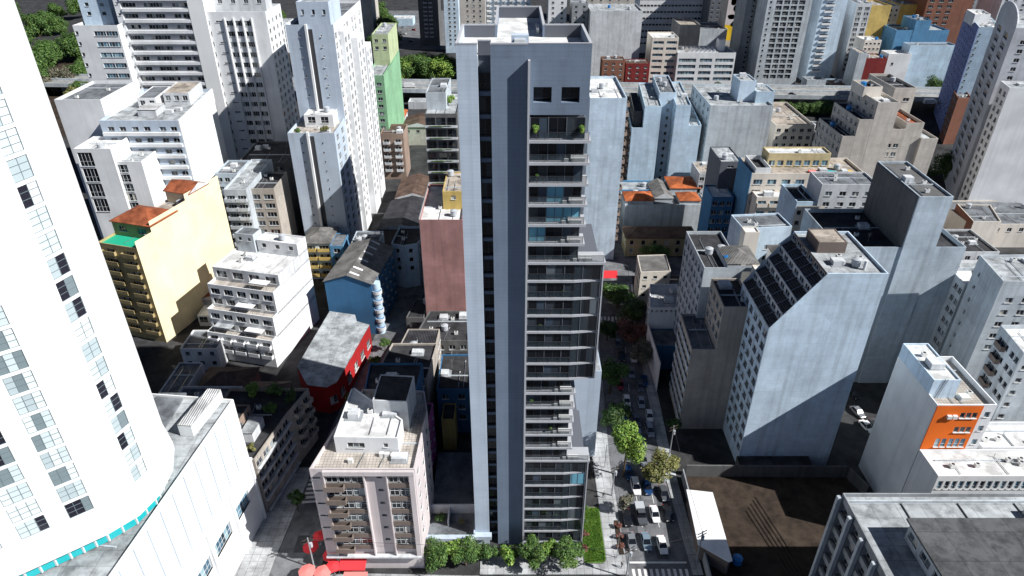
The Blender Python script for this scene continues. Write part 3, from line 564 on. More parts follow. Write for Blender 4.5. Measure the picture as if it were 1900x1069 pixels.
def podium():
    a_ = P(*T(9, 1285, 95), 30.7); c_ = P(*T(9, 605, 1069), 30.7); d = (Vector(c_) - Vector(a_)).normalized(); c2 = Vector(a_) + d * 60
    nn = Vector((d.y, -d.x)); nn = nn if nn.x < 0 else -nn
    poly = [tuple(c2 + nn * 45), tuple(c2), a_, tuple(Vector(a_) + nn * 45)]
    b = B('podium_building', 'low white building with fluted wall at the foot of the curved tower', 'building', poly, 30.7, 'white_tower', 'roof_pale', [dict(e=1, n=[.16 + .1235 * i for i in range(7)], w=5.6, h=3.2, fh=4.4, top=19.5, bot=6, rows=2, r=.5, glass=G_BLUE)], par=.8)
    # fluting as real ribs on the long wall
    A = Vector(b.loc(c2)); D = Vector(b.loc(a_)) - A; ln = D.length; D.normalize(); o = Vector((D.y, -D.x))
    for i in range(17):
        m = MB(); c = A + D * (1.2 + i * (ln - 2) / 17) + o * .08; m.obox(c, D, .07, .079, 16.5, 29.9); m.build('rib', M['grey_light'], b.root)
    for i in range(8):
        m = MB(); c = A + D * (.4 + i * (ln - .8) / 7) + o * .22; m.obox(c, D, .3, .21, 0, 15.9); m.build('pillar', M['white_plaster'], b.root)
    m = MB(); m.obox(A + D * ln / 2 + o * .3, D, ln / 2, .29, 15.95, 16.45); m.build('cornice', M['white_plaster'], b.root)
    # louvred plant box on the roof
    p1 = P(*T(9, 975, 235), 32.4); p2 = P(*T(9, 1050, 240), 32.4); p3 = P(*T(9, 1215, 40), 32.4)
    q = [p1, p2, p3, tuple(Vector(p1) + Vector(p3) - Vector(p2))]
    b.block(q, 29.95, 32.4, 'white_plaster', 'corr_white', par=0, pname='plant_room', rname='louvre_roof')
    p1 = P(*T(9, 905, 150), 30.6); m = MB(); m.box(-64.5 - b.o.x, -59.5 - b.o.x, 88 - b.o.y, 97 - b.o.y, 29.93, 30.3); m.build('roof_panel', M['roof_grey'], b.root)
podium()

# building with the garden roof along the side street
pl3 = [(-62, 95.6), (-49.6, 95.6), (-47.0, 109), (-46.6, 110), (-44.6, 117), (-62, 117)]
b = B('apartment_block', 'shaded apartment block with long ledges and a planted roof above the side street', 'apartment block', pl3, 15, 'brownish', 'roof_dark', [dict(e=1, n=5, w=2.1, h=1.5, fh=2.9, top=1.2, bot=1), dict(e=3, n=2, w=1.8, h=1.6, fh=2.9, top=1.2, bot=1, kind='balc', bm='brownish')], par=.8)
for k in range(5):
    m = MB(); m.prism([b.loc(p) for p in [(-49.45, 95.6), (-48.9, 95.6), (-46.4, 109), (-46.95, 109)]], .6 + 2.9 * k, .85 + 2.9 * k, 0, True); m.build('ledge', M['white_aged'], b.root)
b.block([(-61, 99), (-55, 99), (-54, 108), (-61, 108)], 14.2, 18, 'brown_wall', 'roof_dark', [W(1, 3, 1.6, 1.4, top=1, bot=14.9)], par=.3)
b.block([(-54.0, 101), (-51.5, 101), (-50.9, 106), (-53.5, 106)], 14.2, 16.6, 'white_aged', 'roof_pale', par=0)

# terraced white block
def terraced():
    FR0 = P(515, 682, 0); BR0 = P(593, 592, 0); fr = Vector(FR0); br = Vector(BR0); e = (br - fr).normalized(); n = Vector((-e.y, e.x)); D = (br - fr).length
    w = 19
    def rect(f0, f1, wl=w, off=0): a_ = fr + e * (D * f0) + n * off; c = fr + e * (D * f1) + n * off; return [tuple(a_ + n * (wl - off)), tuple(a_), tuple(c), tuple(c + n * (wl - off))]
    b = B('terraced_block', 'white apartment block with stepped planted terraces and a blank sunlit side wall', 'apartment block', rect(0, 1), 8.5, 'white_plaster', 'tile_floor', [W(0, 5, 2.4, 1.5, top=.9, bot=.8, kind='balc', bd=.9)], par=.7)
    b.block(rect(.1, 1), 7.82, 14.2, 'white_plaster', 'tile_floor', [W(0, 5, 2.6, 1.6, top=1.2, bot=8.2, fh=3)], par=.7)
    b.block(rect(.2, 1), 13.52, 20.4, 'white_plaster', 'tile_floor', [W(0, 5, 2.6, 1.7, top=1.2, bot=13.8, fh=3)], par=.7)
    b.block(rect(.34, 1), 19.72, 23.6, 'white_aged', 'roof_white', [W(0, 4, 3, 1.9, top=.9, bot=20)], par=.5)
    b.block(rect(.8, 1, 12), 23.12, 27, 'white_plaster', 'roof_white', [W(0, 3, 1.3, 1.2, top=.9, bot=23.2)], par=.4)
    c0 = rect(.78, .95, 18, 12.5); b.block(c0, 23.12, 28.5, 'concrete_pale', 'roof_grey', [W(0, 2, 1, 1, top=1, bot=25)], par=.3, pname='stair_tower', rname='stair_tower_roof')
    for (f, z0, off, mat) in ((.02, 7.83, 3, 'roof_white'), (.02, 7.83, 12, 'roof_pale'), (.12, 13.53, 6, 'white_plaster'), (.22, 19.73, 2, 'white_plaster')):
        a_ = fr + e * (D * f) + n * off; m = MB(); m.prism([b.loc(p) for p in [tuple(a_ + n * 5), tuple(a_), tuple(a_ + e * 2.2), tuple(a_ + e * 2.2 + n * 5)]], z0 + 2.1, z0 + 2.25, 0, True); m.build('awning', M[mat], b.root)
        for t in (.1, 4.9): q = b.loc(tuple(a_ + n * t + e * .1)); m = MB(); m.tube((*q, z0), (*q, z0 + 2.1), .05); m.build('awning_post', M['metal'], b.root)
    return b, rect
TB, TR = terraced()

# yellow block with tiled roof
FRy, BRy = T(5, 740, 290), T(1, 1195, 985)
_a = Vector(P(*FRy, 31.6)); _c = Vector(P(401, 328, 36)); _e = (_c - _a).normalized(); _n = Vector((-_e.y, _e.x)) * 12.5
py = [tuple(_a + _n), tuple(_a), tuple(_c), tuple(_c + _n)]
b = B('yellow_block', 'ochre and cream apartment block with a hipped tile roof and green terrace', 'apartment block', py, 29.5, 'ochre', 'green_paint', [W(0, 2, 3.6, 1.5, top=1.4, bot=2, kind='balc', bd=.7, bm='ochre')], par=.6)
e_ = (Vector(py[2]) - Vector(py[1])).normalized(); n_ = Vector((-e_.y, e_.x))
def yrect(f0, f1, wl, off=0.0): a_ = Vector(py[1]) + e_ * f0 + n_ * off; c = Vector(py[1]) + e_ * f1 + n_ * off; return [tuple(a_ + n_ * wl), tuple(a_), tuple(c), tuple(c + n_ * wl)]
DY = (Vector(py[2]) - Vector(py[1])).length
b.block(yrect(-.01, DY + .5, .04, -.05), 0, 31.4, 'cream', None, par=0, lab='cream blank side wall')
b.block(yrect(6, 16, 12.4), 28.92, 33, 'ochre', None, [W(0, 2, 2.6, 1.5, top=1.2, bot=29.4)], par=0); hip(b, yrect(6, 16, 12.4), 33.05, 2.3, 'tile_red')
b.block(yrect(5.95, 20, .04, -.05), 31.41, 34.4, 'cream', None, par=0); b.block(yrect(20.01, DY + .5, .04, -.05), 31.41, 36.2, 'cream', None, par=0); b.block(yrect(16.05, DY - 3, 9), 28.92, 32.4, 'rose_beige', 'roof_tan', [W(0, 1, 2, 1.2, top=1, bot=29.5)], par=.5, clutter=3)
b.block(yrect(22, 30, 8), 32.0, 35.5, 'cream', None, par=0); hip(b, yrect(22, 30, 8), 35.6, 1.8, 'tile_red', gable=True)
# small yard and shed between yellow and terraced blocks
a1 = P(360, 597, 4)
b = B('tiled_shed', 'long shed with red tile roof between the yellow and the terraced block', 'shed', [(-93, 171), (-82, 171), (-80, 186), (-91, 186)], 4, 'white_aged', None, par=0); hip(b, [(-93, 171), (-82, 171), (-80, 186), (-91, 186)], 4.05, 1.8, 'tile_red', gable=True, along=1)
b = B('car_port', 'flat roofed white car port at the back of the small car park', 'shed', [(-90, 163.2), (-78, 163.2), (-78, 168.5), (-90, 168.5)], 3.6, 'white_plaster', 'roof_white', [W(0, 4, 2.4, 1.9, top=.5, bot=.5)], par=.3)
b = B('yard_house', 'small house with white blank side wall beside the podium roof', 'house', [(-85.5, 142.5), (-76, 142.5), (-76, 151), (-85.5, 151)], 7, 'white_plaster', 'roof_grey', [W(0, 3, 1.2, 1.2, top=1, bot=1)], par=.5, clutter=1)
b = B('tiled_house', 'low brown tiled roofs in shade in front of the terraced block', 'house', [(-76, 128), (-64, 128), (-64, 137), (-76, 137)], 5, 'brown_wall', None, [W(0, 3, bot=1)], par=0); hip(b, [(-76, 128), (-64, 128), (-64, 137), (-76, 137)], 5.05, 2.4, 'tile_brown')
b = B('tiled_house', 'dark tiled house next to the garden roof, left of the grey flat roof', 'house', [(-63.4, 121), (-53.5, 121), (-53.5, 130), (-63.4, 130)], 6, 'brown_wall', None, [W(0, 2, bot=1)], par=0); hip(b, [(-63.4, 121), (-53.5, 121), (-53.5, 130), (-63.4, 130)], 6.05, 2.2, 'tile_brown', along=1)
b = B('low_house', 'flat roofed low house behind the podium with rubble on its roof', 'house', [(-77, 112), (-63, 112), (-63, 125), (-77, 125)], 9, 'white_aged', 'roof_grey', [W(0, 3, bot=1)], par=.6, clutter=3)
b = B('low_house', 'low dark house hidden behind the podium parapet', 'house', [(-84, 118), (-78, 118), (-78, 138), (-84, 138)], 6, 'white_aged', 'roof_grey', [], par=.4)

# white blocks behind the curved tower
py2, z_ = front(62, 222, 268, 168, 26); b = B('white_block', 'plain white block behind the curved tower, left of the yellow block', 'building', *front(136, 204, 276, 189, 11), 'white_plaster', 'roof_white', [W(0, [.25], 4.2, 4.2, fh=4.8, top=1.2, glass=G_DARK, rows=4)], clutter=1)
b = B('white_block', 'lower white block with dark window bays behind the tiled roof', 'building', *front(206, 262, 300, 190, 9.5), 'white_plaster', 'roof_pale', [W(0, [.3], 3.2, 2.4, top=1, rows=6)], clutter=2)
b = B('party_wall_block', 'white blank party wall between the curved tower and the banded block', 'building', *front(100, 186, 185, 204, 22), 'white_plaster', 'roof_grey', [], clutter=2)
# banded block 
p7 = quad(49, T(1, 545, 665), T(1, 980, 665), T(1, 1165, 490))
b = B('banded_block', 'white block with grey window bands, roof pavilions and a bright blank side wall', 'apartment block', p7, 49, 'grey_light', 'roof_pale', [dict(e=0, n=[.12, .27, .43, .58, .78, .92], w=1.9, h=1.25, fh=3.5, top=1.9, bot=15, r=.3)], par=1.0)
A = Vector(b.loc(p7[0])); Bq = Vector(b.loc(p7[1])); D = (Bq - A).normalized()
for k in range(12):
    m = MB(); m.obox((A + Bq) / 2 + Vector((D.y, -D.x)) * .35, D, (Bq - A).length / 2 - .3, .34, 49 - 3.5 * (k + 1) - 1.0, 49 - 3.5 * (k + 1) + .0); m.build('ledge', M['white_plaster'], b.root)
q7 = [Vector(p) for p in p7]; e7 = (q7[2] - q7[1]); 
def r7(f0, f1, g0, g1): u = q7[1] - q7[0]; v = q7[3] - q7[0]; return [tuple(q7[0] + u * f0 + v * g0), tuple(q7[0] + u * f1 + v * g0), tuple(q7[0] + u * f1 + v * g1), tuple(q7[0] + u * f0 + v * g1)]
b.block([tuple(q7[1] + Vector((.002, 0))), tuple(q7[1] + Vector((.3, .01))), tuple(q7[2] + Vector((.3, 0))), tuple(q7[2] + Vector((.002, 0)))], 0, 49.1, 'white_tower', None, par=0, lab='bright blank side wall')
b.block(r7(.25, .5, .45, .85), 48.05, 51.3, 'white_plaster', 'roof_grey', [W(0, 2, 1.6, 1.6, bot=48.5, top=.8)], par=.2, pname='roof_pavilion'); b.block(r7(.55, .9, .55, .95), 48.05, 51.9, 'white_aged', 'roof_tan', [W(0, 3, 1.6, 1.6, bot=48.5, top=.8)], par=.2, pname='roof_pavilion')
b.block(r7(.38, .62, .2, .42), 48.05, 50.1, 'white_aged', 'corr_white', [W(0, 1, 1.4, 1.4, bot=48.3, top=.4)], par=0, pname='roof_pavilion')
# tall banded slab behind
pb, zb = front(222, 348, 0, 256, 20, 93); b = B('banded_slab', 'tall slab with dark horizontal balcony bands behind the lower banded block', 'apartment tower', pb, 93, 'slab_grey', 'roof_pale', [dict(e=0, n=[.06, .16, .38, .47, .56, .8, .93], w=2.4, h=1.4, fh=3.64, top=1.5, bot=25, r=.3)], par=1)
A = Vector(b.loc(pb[0])); Bq = Vector(b.loc(pb[1]))
for k in range(20):
    m = MB(); m.box(A.x + .2, Bq.x - .2, A.y - .95, A.y - .01, 93 - 1.5 - 3.64 * k - 2.8, 93 - 1.5 - 3.64 * k - 1.75); m.build('ledge', M['white_plaster'], b.root)
b.block([(pb[1][0] + .003, 255), (pb[1][0] + 5.6, 255), (pb[1][0] + 5.6, 278), (pb[1][0] + .003, 278)], 0, 94, 'white_tower', 'roof_pale', par=.5, lab='plain white end wall')
b.block([(pb[0][0] - 2.2, 255.4), (pb[0][0] - .003, 255.4), (pb[0][0] - .003, 278), (pb[0][0] - 2.2, 278)], 0, 94, 'white_plaster', 'roof_pale', [W(0, 1, 1.0, .7, fh=3.64, top=2.2, bot=30)], par=.5)
pw, zw = front(134, 217, 47, 252, 18); b = B('side_slab', 'white slab with blue-tinted windows left of the tall banded slab', 'apartment tower', pw, zw, 'white_plaster', 'roof_pale', [dict(e=0, n=[.57, .83], w=4.2, h=1.6, fh=3.64, top=2.0, bot=14, glass=G_BLUE), dict(e=0, n=[.05], w=1.0, h=1.2, fh=3.64, top=2.0, bot=14)], par=1.2, clutter=3)
b.block([(pw[0][0] + 1, 258), (pw[1][0] - 4, 258), (pw[1][0] - 4, 269), (pw[0][0] + 1, 269)], zw - 1.3, zw + 8, 'blue_wall', 'roof_white', [W(0, 2, 1.4, 1.2, bot=zw + 2)], par=1)
pr, zr = front(372, 492, 22, 256, 18); b = B('grid_block', 'white high-rise with a grid of open window bays right of the banded slab', 'apartment tower', pr, zr, 'white_plaster', 'roof_pale', [dict(e=0, n=[.07], w=1.7, h=1.5, fh=3.6, top=3, bot=18), dict(e=0, n=[.42, .56, .7], w=2.6, h=1.7, fh=3.6, top=3, bot=18, kind='win'), dict(e=0, n=[.25], w=2.2, h=.5, fh=3.6, top=3, bot=18), dict(e=1, n=4, w=2, h=1.5, top=3, bot=18)], par=1.2, clutter=3)
b.block([(pr[0][0] + 2, 264), (pr[1][0] - 2, 264), (pr[1][0] - 2, 271), (pr[0][0] + 2, 271)], zr - 1.3, zr + 4.5, 'white_aged', 'roof_pale', [W(0, 4, 1.6, 1.4, bot=zr + .2)], par=1)
for f_ in (.35, .49, .63, .77): m = MB(); x_ = b.loc((pr[0][0] + (pr[1][0] - pr[0][0]) * f_, 256)); m.box(x_[0] - .2, x_[0] + .2, -.7, -.01, 2, zr - 2); m.build('pilaster', M['white_plaster'], b.root)

# white tower with dark centre slot
def slot_tower():
    lo, zl = front(533, 620, 247, 202, 64); up, zu = front(519, 602, 47, 217, 49)
    xr = lo[1][0]; xl = lo[0][0]
    lo = [(xl, 202), (xr, 202), (xr, 217), (xl, 217)]; up = [(xl, 217.01), (xr, 217.01), (xr - 1, 266), (xl - 1, 266)]
    b = B('slot_tower', 'slim white tower with a dark vertical slot and tiny round windows, planted terrace half way', 'apartment tower', lo, zl, 'grey_light', 'tile_floor', [dict(e=0, n=[.28, .72], w=.5, h=.5, fh=3.0, top=3, bot=5, r=.3), W(1, [.25, .7], 2.8, 1.7, top=1.5, bot=6, r=.3)], par=1)
    b.block(up, 0, zu, 'white_plaster', 'roof_grey', [dict(e=0, n=[.28, .72], w=.5, h=.5, fh=3.0, top=3, bot=zl + 3, r=.3), dict(e=1, n=[.06, .16, .34, .44, .62, .72, .9], w=3.0, h=1.7, fh=3, top=2.5, bot=6, r=.35)], par=1)
    b.block([(xl, 216.85), (xr + .2, 216.85), (xr + .2, 217), (xl, 217)], zl - .95, zu + .2, 'grey_light', None, [dict(e=0, n=[.28, .72], w=.5, h=.5, fh=3.0, top=3, bot=zl + 5, r=.1)], par=0)
    b.block([(xl + 3, 221), (xr - 1.5, 221), (xr - 1.5, 236), (xl + 3, 236)], zu - 1.05, zu + 6, 'grey_light', 'roof_pale', [W(0, 3, .9, 1.5, top=2.2, bot=zu + .5)], par=.5, pname='machine_room')
    xm = (xl + xr) / 2 - .3; L0 = b.loc((xm, 202))
    for y0, z0, z1 in ((-.0, 0, zl + .5), (14.85, zl, zu + .4)):
        m = MB(); m.box(L0[0] - .9, L0[0] - .25, y0 - .9, y0 - .01, max(z0, 1), z1); m.build('pier', M['white_plaster'], b.root)
        m = MB(); m.box(L0[0] - .25, L0[0] + 1.1, y0 - .03, y0 - .004, max(z0, 1), z1 - 1.5); m.build('slot_panel', M['frame_dark'], b.root)
    b.block([(xl + 3.2, 210.5), (xr - 2, 210.5), (xr - 2, 216.8), (xl + 3.2, 216.8)], zl - .95, zl + 3.0, 'white_plaster', 'roof_white', [W(0, [.25, .7], 2.4, 2, top=.6, bot=zl - .6, glass=G_DARK)], par=.4)
    for k_, (y0, y1, dx, h) in enumerate(((224, 233, 1.4, -3), (240, 250, 2.0, -8), (255, 264, 1.6, -14))):
        b.block([(xr - .5 - k_ * .02, y0), (xr + dx, y0), (xr + dx, y1), (xr - .5, y1)], 0, zu + h, 'white_plaster', 'roof_white', [dict(e=1, n=2, w=2.6, h=1.7, fh=3, top=2, bot=6, r=.3)], par=.5, pname='stair_bay', rname='stair_bay_roof')
    return b
slot_tower()
# green slim tower
pg, zg = front(679, 711, 140, 282, 22); b = B('green_tower', 'slim light green tower between the white slot tower and the park trees', 'apartment tower', [(pg[0][0], 282), (pg[1][0], 282), (pg[1][0] - .5, 330), (pg[0][0] - .5, 330)], zg, 'green_wall', 'roof_pale', [W(0, [.35, .7], 2.0, 1.3, fh=3, top=3, bot=6)], par=.8, clutter=2)
b.block([(pg[0][0] - .2, 303), (pg[1][0] - .3, 303), (pg[1][0] - .5, 329.5), (pg[0][0] - .4, 329.5)], zg - .9, zg + 12, 'green_cream', 'roof_pale', [W(0, 2, 1.5, 1.3, top=2, bot=zg + 4)], par=.6)
b.block([(pg[1][0] + .01, 282.1), (pg[1][0] + .2, 282.1), (pg[1][0] - .2, 329), (pg[1][0] - .4, 329)], 0, zg - .3, 'green_wall', None, par=0, lab='blank light green side wall'); 
# planted balcony block
pv, zv = front(788, 848, 211, 187, 22); b = B('planted_block', 'dark block whose balconies are lined with hanging plants, left of the grey tower', 'apartment block', pv, zv, 'concrete_dark', 'roof_pale', [], par=.4)
for k in range(13):
    m = MB(); m.box(.0, pv[1][0] - pv[0][0], -1.1, -.01, zv - 3.38 * (k + 1) - .3, zv - 3.38 * (k + 1)); m.box(.0, pv[1][0] - pv[0][0], -1.1, -1.0, zv - 3.38 * (k + 1), zv - 3.38 * (k + 1) + .4); m.build('balcony', M['white_aged'], b.root)
    for q in range(3): link('window', window_mesh(2.4, 2.2, 'win', G_DARK, M['frame_dark']), b.root, (.4 + q * 2.9, -.09, zv - 3.38 * (k + 1) + .1))
b.block([(pv[0][0], 192), (pv[0][0] + 5.6, 192), (pv[0][0] + 5.8, 208), (pv[0][0] + .2, 208)], zv - .5, zv + 4.5, 'concrete_pale', 'roof_grey', par=.3)
PLANTED = (b, zv, pv)
# rose wall block
pp, zp = front(778, 858, 408, 160, 24); b = B('rose_block', 'block with a blank faded pink wall against the grey tower', 'building', pp, zp, 'pink_wall', 'roof_white', [W(3, 5, 1.5, 1.3, top=2, bot=4)], par=.7)
b.block([(pp[0][0] + 5.5, 168), (pp[1][0], 168), (pp[1][0], 182), (pp[0][0] + 5.5, 182)], zp - .8, zp + 4.5, 'yellow_wall', 'roof_tan', [W(0, 1, 1.3, 1.1, top=1.2, bot=zp)], par=.3)
b.block([(pp[0][0] - .15, 160.2), (pp[0][0] - .01, 160.2), (pp[0][0] - .01, 184), (pp[0][0] - .15, 184)], 2, zp + .4, 'concrete_pale', None, par=0)

# blue pitched-roof block
pe = [P(*T(6, 420, 510), 16.6), P(*T(6, 680, 525), 16.6), P(*T(6, 800, 330), 16.6), P(*T(6, 575, 300), 16.6)]
b = B('blue_block', 'deep blue block with a pitched grey roof and round balconies at its corner', 'apartment block', pe, 16.6, 'blue_deep', None, [W(1, 6, 1.5, 1.3, top=1, bot=2)], par=0)
a0, a1 = Vector(b.loc(pe[0])), Vector(b.loc(pe[1])); r0 = Vector(b.loc(P(*T(6, 545, 470), 18.8)))
b2, b3 = Vector(b.loc(pe[2])), Vector(b.loc(pe[3])); m0 = (a0 + a1) / 2; m1 = (b2 + b3) / 2
mb = MB(); mb.face([(*a0, 16.6), (*a1, 16.6), (*m0, 18.9)]); mb.face([(*b2, 16.6), (*b3, 16.6), (*m1, 18.9)]); mb.build('gable', M['blue_deep'], b.root)
mb = MB(); dn = (m0 - m1).normalized() * .35; up = .12
for (s0, s1) in ((a0, b3), (a1, b2)):
    o = (s0 - m0).normalized() * .4; q = [(*(s0 + dn + o), 16.45 + up), (*(m0 + dn), 18.9 + up), (*(m1 - dn), 18.9 + up), (*(s1 - dn + o), 16.45 + up)]
    mb.face(q if s0 is a0 and False else q[::-1]); mb.face([(x, y, z - .1) for x, y, z in q])
mb.build('roof', M['corr_grey'], b.root)
for t in (.06, .2, .42, .62, .78, .93):
    c0 = m0 + (m1 - m0) * t; c1 = a1 + (b2 - a1) * t; dd = (m1 - m0).normalized() * .75; f0, f1 = .04, .8
    q0 = c0 + (c1 - c0) * f0; q1 = c0 + (c1 - c0) * f1; z0 = 18.9 - 2.45 * f0 + up + .06; z1 = 18.9 - 2.45 * f1 + up + .06
    mb = MB(); mb.face([(*(q0), z0), (*(q1), z1), (*(q1 + dd), z1), (*(q0 + dd), z0)]); mb.build('roof_light_panel', M['white_plaster'], b.root)
# corner tower of round balconies
cc = a1 + Vector((1.0, 1.2)); 
mb = MB(); mb.cyl(cc.x, cc.y, 1.1, 0, 16.4, 20); mb.build('corner_bay', M['blue_pale'], b.root)
for k in range(5):
    mb = MB(); mb.cyl(cc.x + .1, cc.y - .3, 1.35, 1.2 + 3 * k, 2.2 + 3 * k, 20); mb.build('round_balcony', M['white_aged'], b.root); mb = MB(); mb.cyl(cc.x + .1, cc.y - .3, 1.2, 2.21 + 3 * k, 2.23 + 3 * k, 20); mb.build('balcony_floor', M['blue_deep'], b.root)
hx = [(-37, 187), (-33, 185.5), (-29, 187), (-27.5, 192), (-28.5, 199), (-36, 199)]
b = B('octagonal_block', 'light blue block with faceted front behind the blue pitched roof', 'building', [(x, y - 1) for x, y in hx], 15, 'blue_pale', 'roof_dark', [W(0, 1, 1.2, 1.4), W(1, 1, 1.2, 1.4), W(2, 1, 1.2, 1.4)], par=.8, clutter=2)
b = B('grey_flat_block', 'small grey block with rooftop clutter between blue roof and light blue house', 'building', [(-49, 184.5), (-40.5, 184.5), (-40.5, 193.5), (-49, 193.5)], 15.5, 'stone_grey', 'roof_grey', [W(0, 3, 1.2, 1.2, bot=3)], par=.4, clutter=4)
ph, zh = front(562, 612, 451, 190, 11); b = B('light_blue_house', 'light blue house with grey pitched roof under the white slot tower', 'house', ph, zh, 'blue_pale', None, [W(0, 2, 3.0, 1.5, top=1, bot=1, kind='balc', bm='yellow_wall')], par=0); hip(b, ph, zh + .02, 2.2, 'corr_grey')
b.block([(ph[1][0] + .05, 189), (ph[1][0] + 4.2, 189), (ph[1][0] + 4.2, 198), (ph[1][0] + .05, 198)], 0, zh - .5, 'blue_bright', 'roof_grey', [W(0, 1, 2, 1.4, top=1, bot=1)], par=.2)
# grey flat roof with red wall
pf = [P(*T(10, 325, 15), 8), P(*T(10, 430, 30), 8), P(*T(10, 490, 0), 8), P(*T(6, 670, 750), 8), P(*T(6, 600, 730), 8), P(*T(6, 590, 695), 8), P(*T(6, 450, 675), 8), P(*T(6, 270, 980), 8)]
b = B('red_shop_building', 'low building with a large pale grey flat roof and bright red street walls', 'shop building', pf, 8, 'red_wall', 'roof_pale', [W(2, 5, 2.6, 2.4, top=3.4, bot=.5, rows=1), W(1, 1, 2, 2.2, top=3.4, bot=.5, rows=1)], par=0)
# roofs right of the side street, their shade put in as dark roofing colour
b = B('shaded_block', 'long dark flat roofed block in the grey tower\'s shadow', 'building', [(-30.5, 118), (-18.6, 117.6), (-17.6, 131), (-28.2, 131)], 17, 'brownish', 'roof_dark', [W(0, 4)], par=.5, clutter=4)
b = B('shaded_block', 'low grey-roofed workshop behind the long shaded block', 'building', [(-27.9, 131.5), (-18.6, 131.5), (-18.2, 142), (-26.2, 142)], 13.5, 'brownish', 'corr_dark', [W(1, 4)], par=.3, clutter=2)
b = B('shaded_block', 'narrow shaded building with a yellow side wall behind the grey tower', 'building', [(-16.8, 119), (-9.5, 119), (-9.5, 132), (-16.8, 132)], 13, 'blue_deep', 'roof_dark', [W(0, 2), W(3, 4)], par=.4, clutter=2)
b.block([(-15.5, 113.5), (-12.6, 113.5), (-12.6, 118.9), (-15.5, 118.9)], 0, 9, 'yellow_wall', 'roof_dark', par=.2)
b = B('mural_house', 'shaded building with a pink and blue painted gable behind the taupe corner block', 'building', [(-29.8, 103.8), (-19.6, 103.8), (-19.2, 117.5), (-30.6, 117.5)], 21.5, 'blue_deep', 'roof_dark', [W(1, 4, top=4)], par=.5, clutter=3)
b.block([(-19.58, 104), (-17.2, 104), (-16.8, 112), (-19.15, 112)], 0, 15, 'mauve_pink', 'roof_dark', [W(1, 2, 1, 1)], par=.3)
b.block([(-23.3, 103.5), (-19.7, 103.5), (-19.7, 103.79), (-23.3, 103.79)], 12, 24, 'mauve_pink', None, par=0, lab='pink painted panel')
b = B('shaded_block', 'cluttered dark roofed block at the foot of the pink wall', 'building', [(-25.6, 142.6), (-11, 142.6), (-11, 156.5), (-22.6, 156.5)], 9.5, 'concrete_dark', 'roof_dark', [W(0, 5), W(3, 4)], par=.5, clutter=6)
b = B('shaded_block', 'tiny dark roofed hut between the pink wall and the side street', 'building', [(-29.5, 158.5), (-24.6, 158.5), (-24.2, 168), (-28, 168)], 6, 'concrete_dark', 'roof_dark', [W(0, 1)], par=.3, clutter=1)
b = B('shaded_block', 'low dark roofed building in the courtyard left of the grey tower', 'building', [(-15.5, 133), (-8, 133), (-8, 142), (-15.5, 142)], 7, 'concrete_dark', 'roof_dark', [W(0, 2)], par=.4, clutter=3)
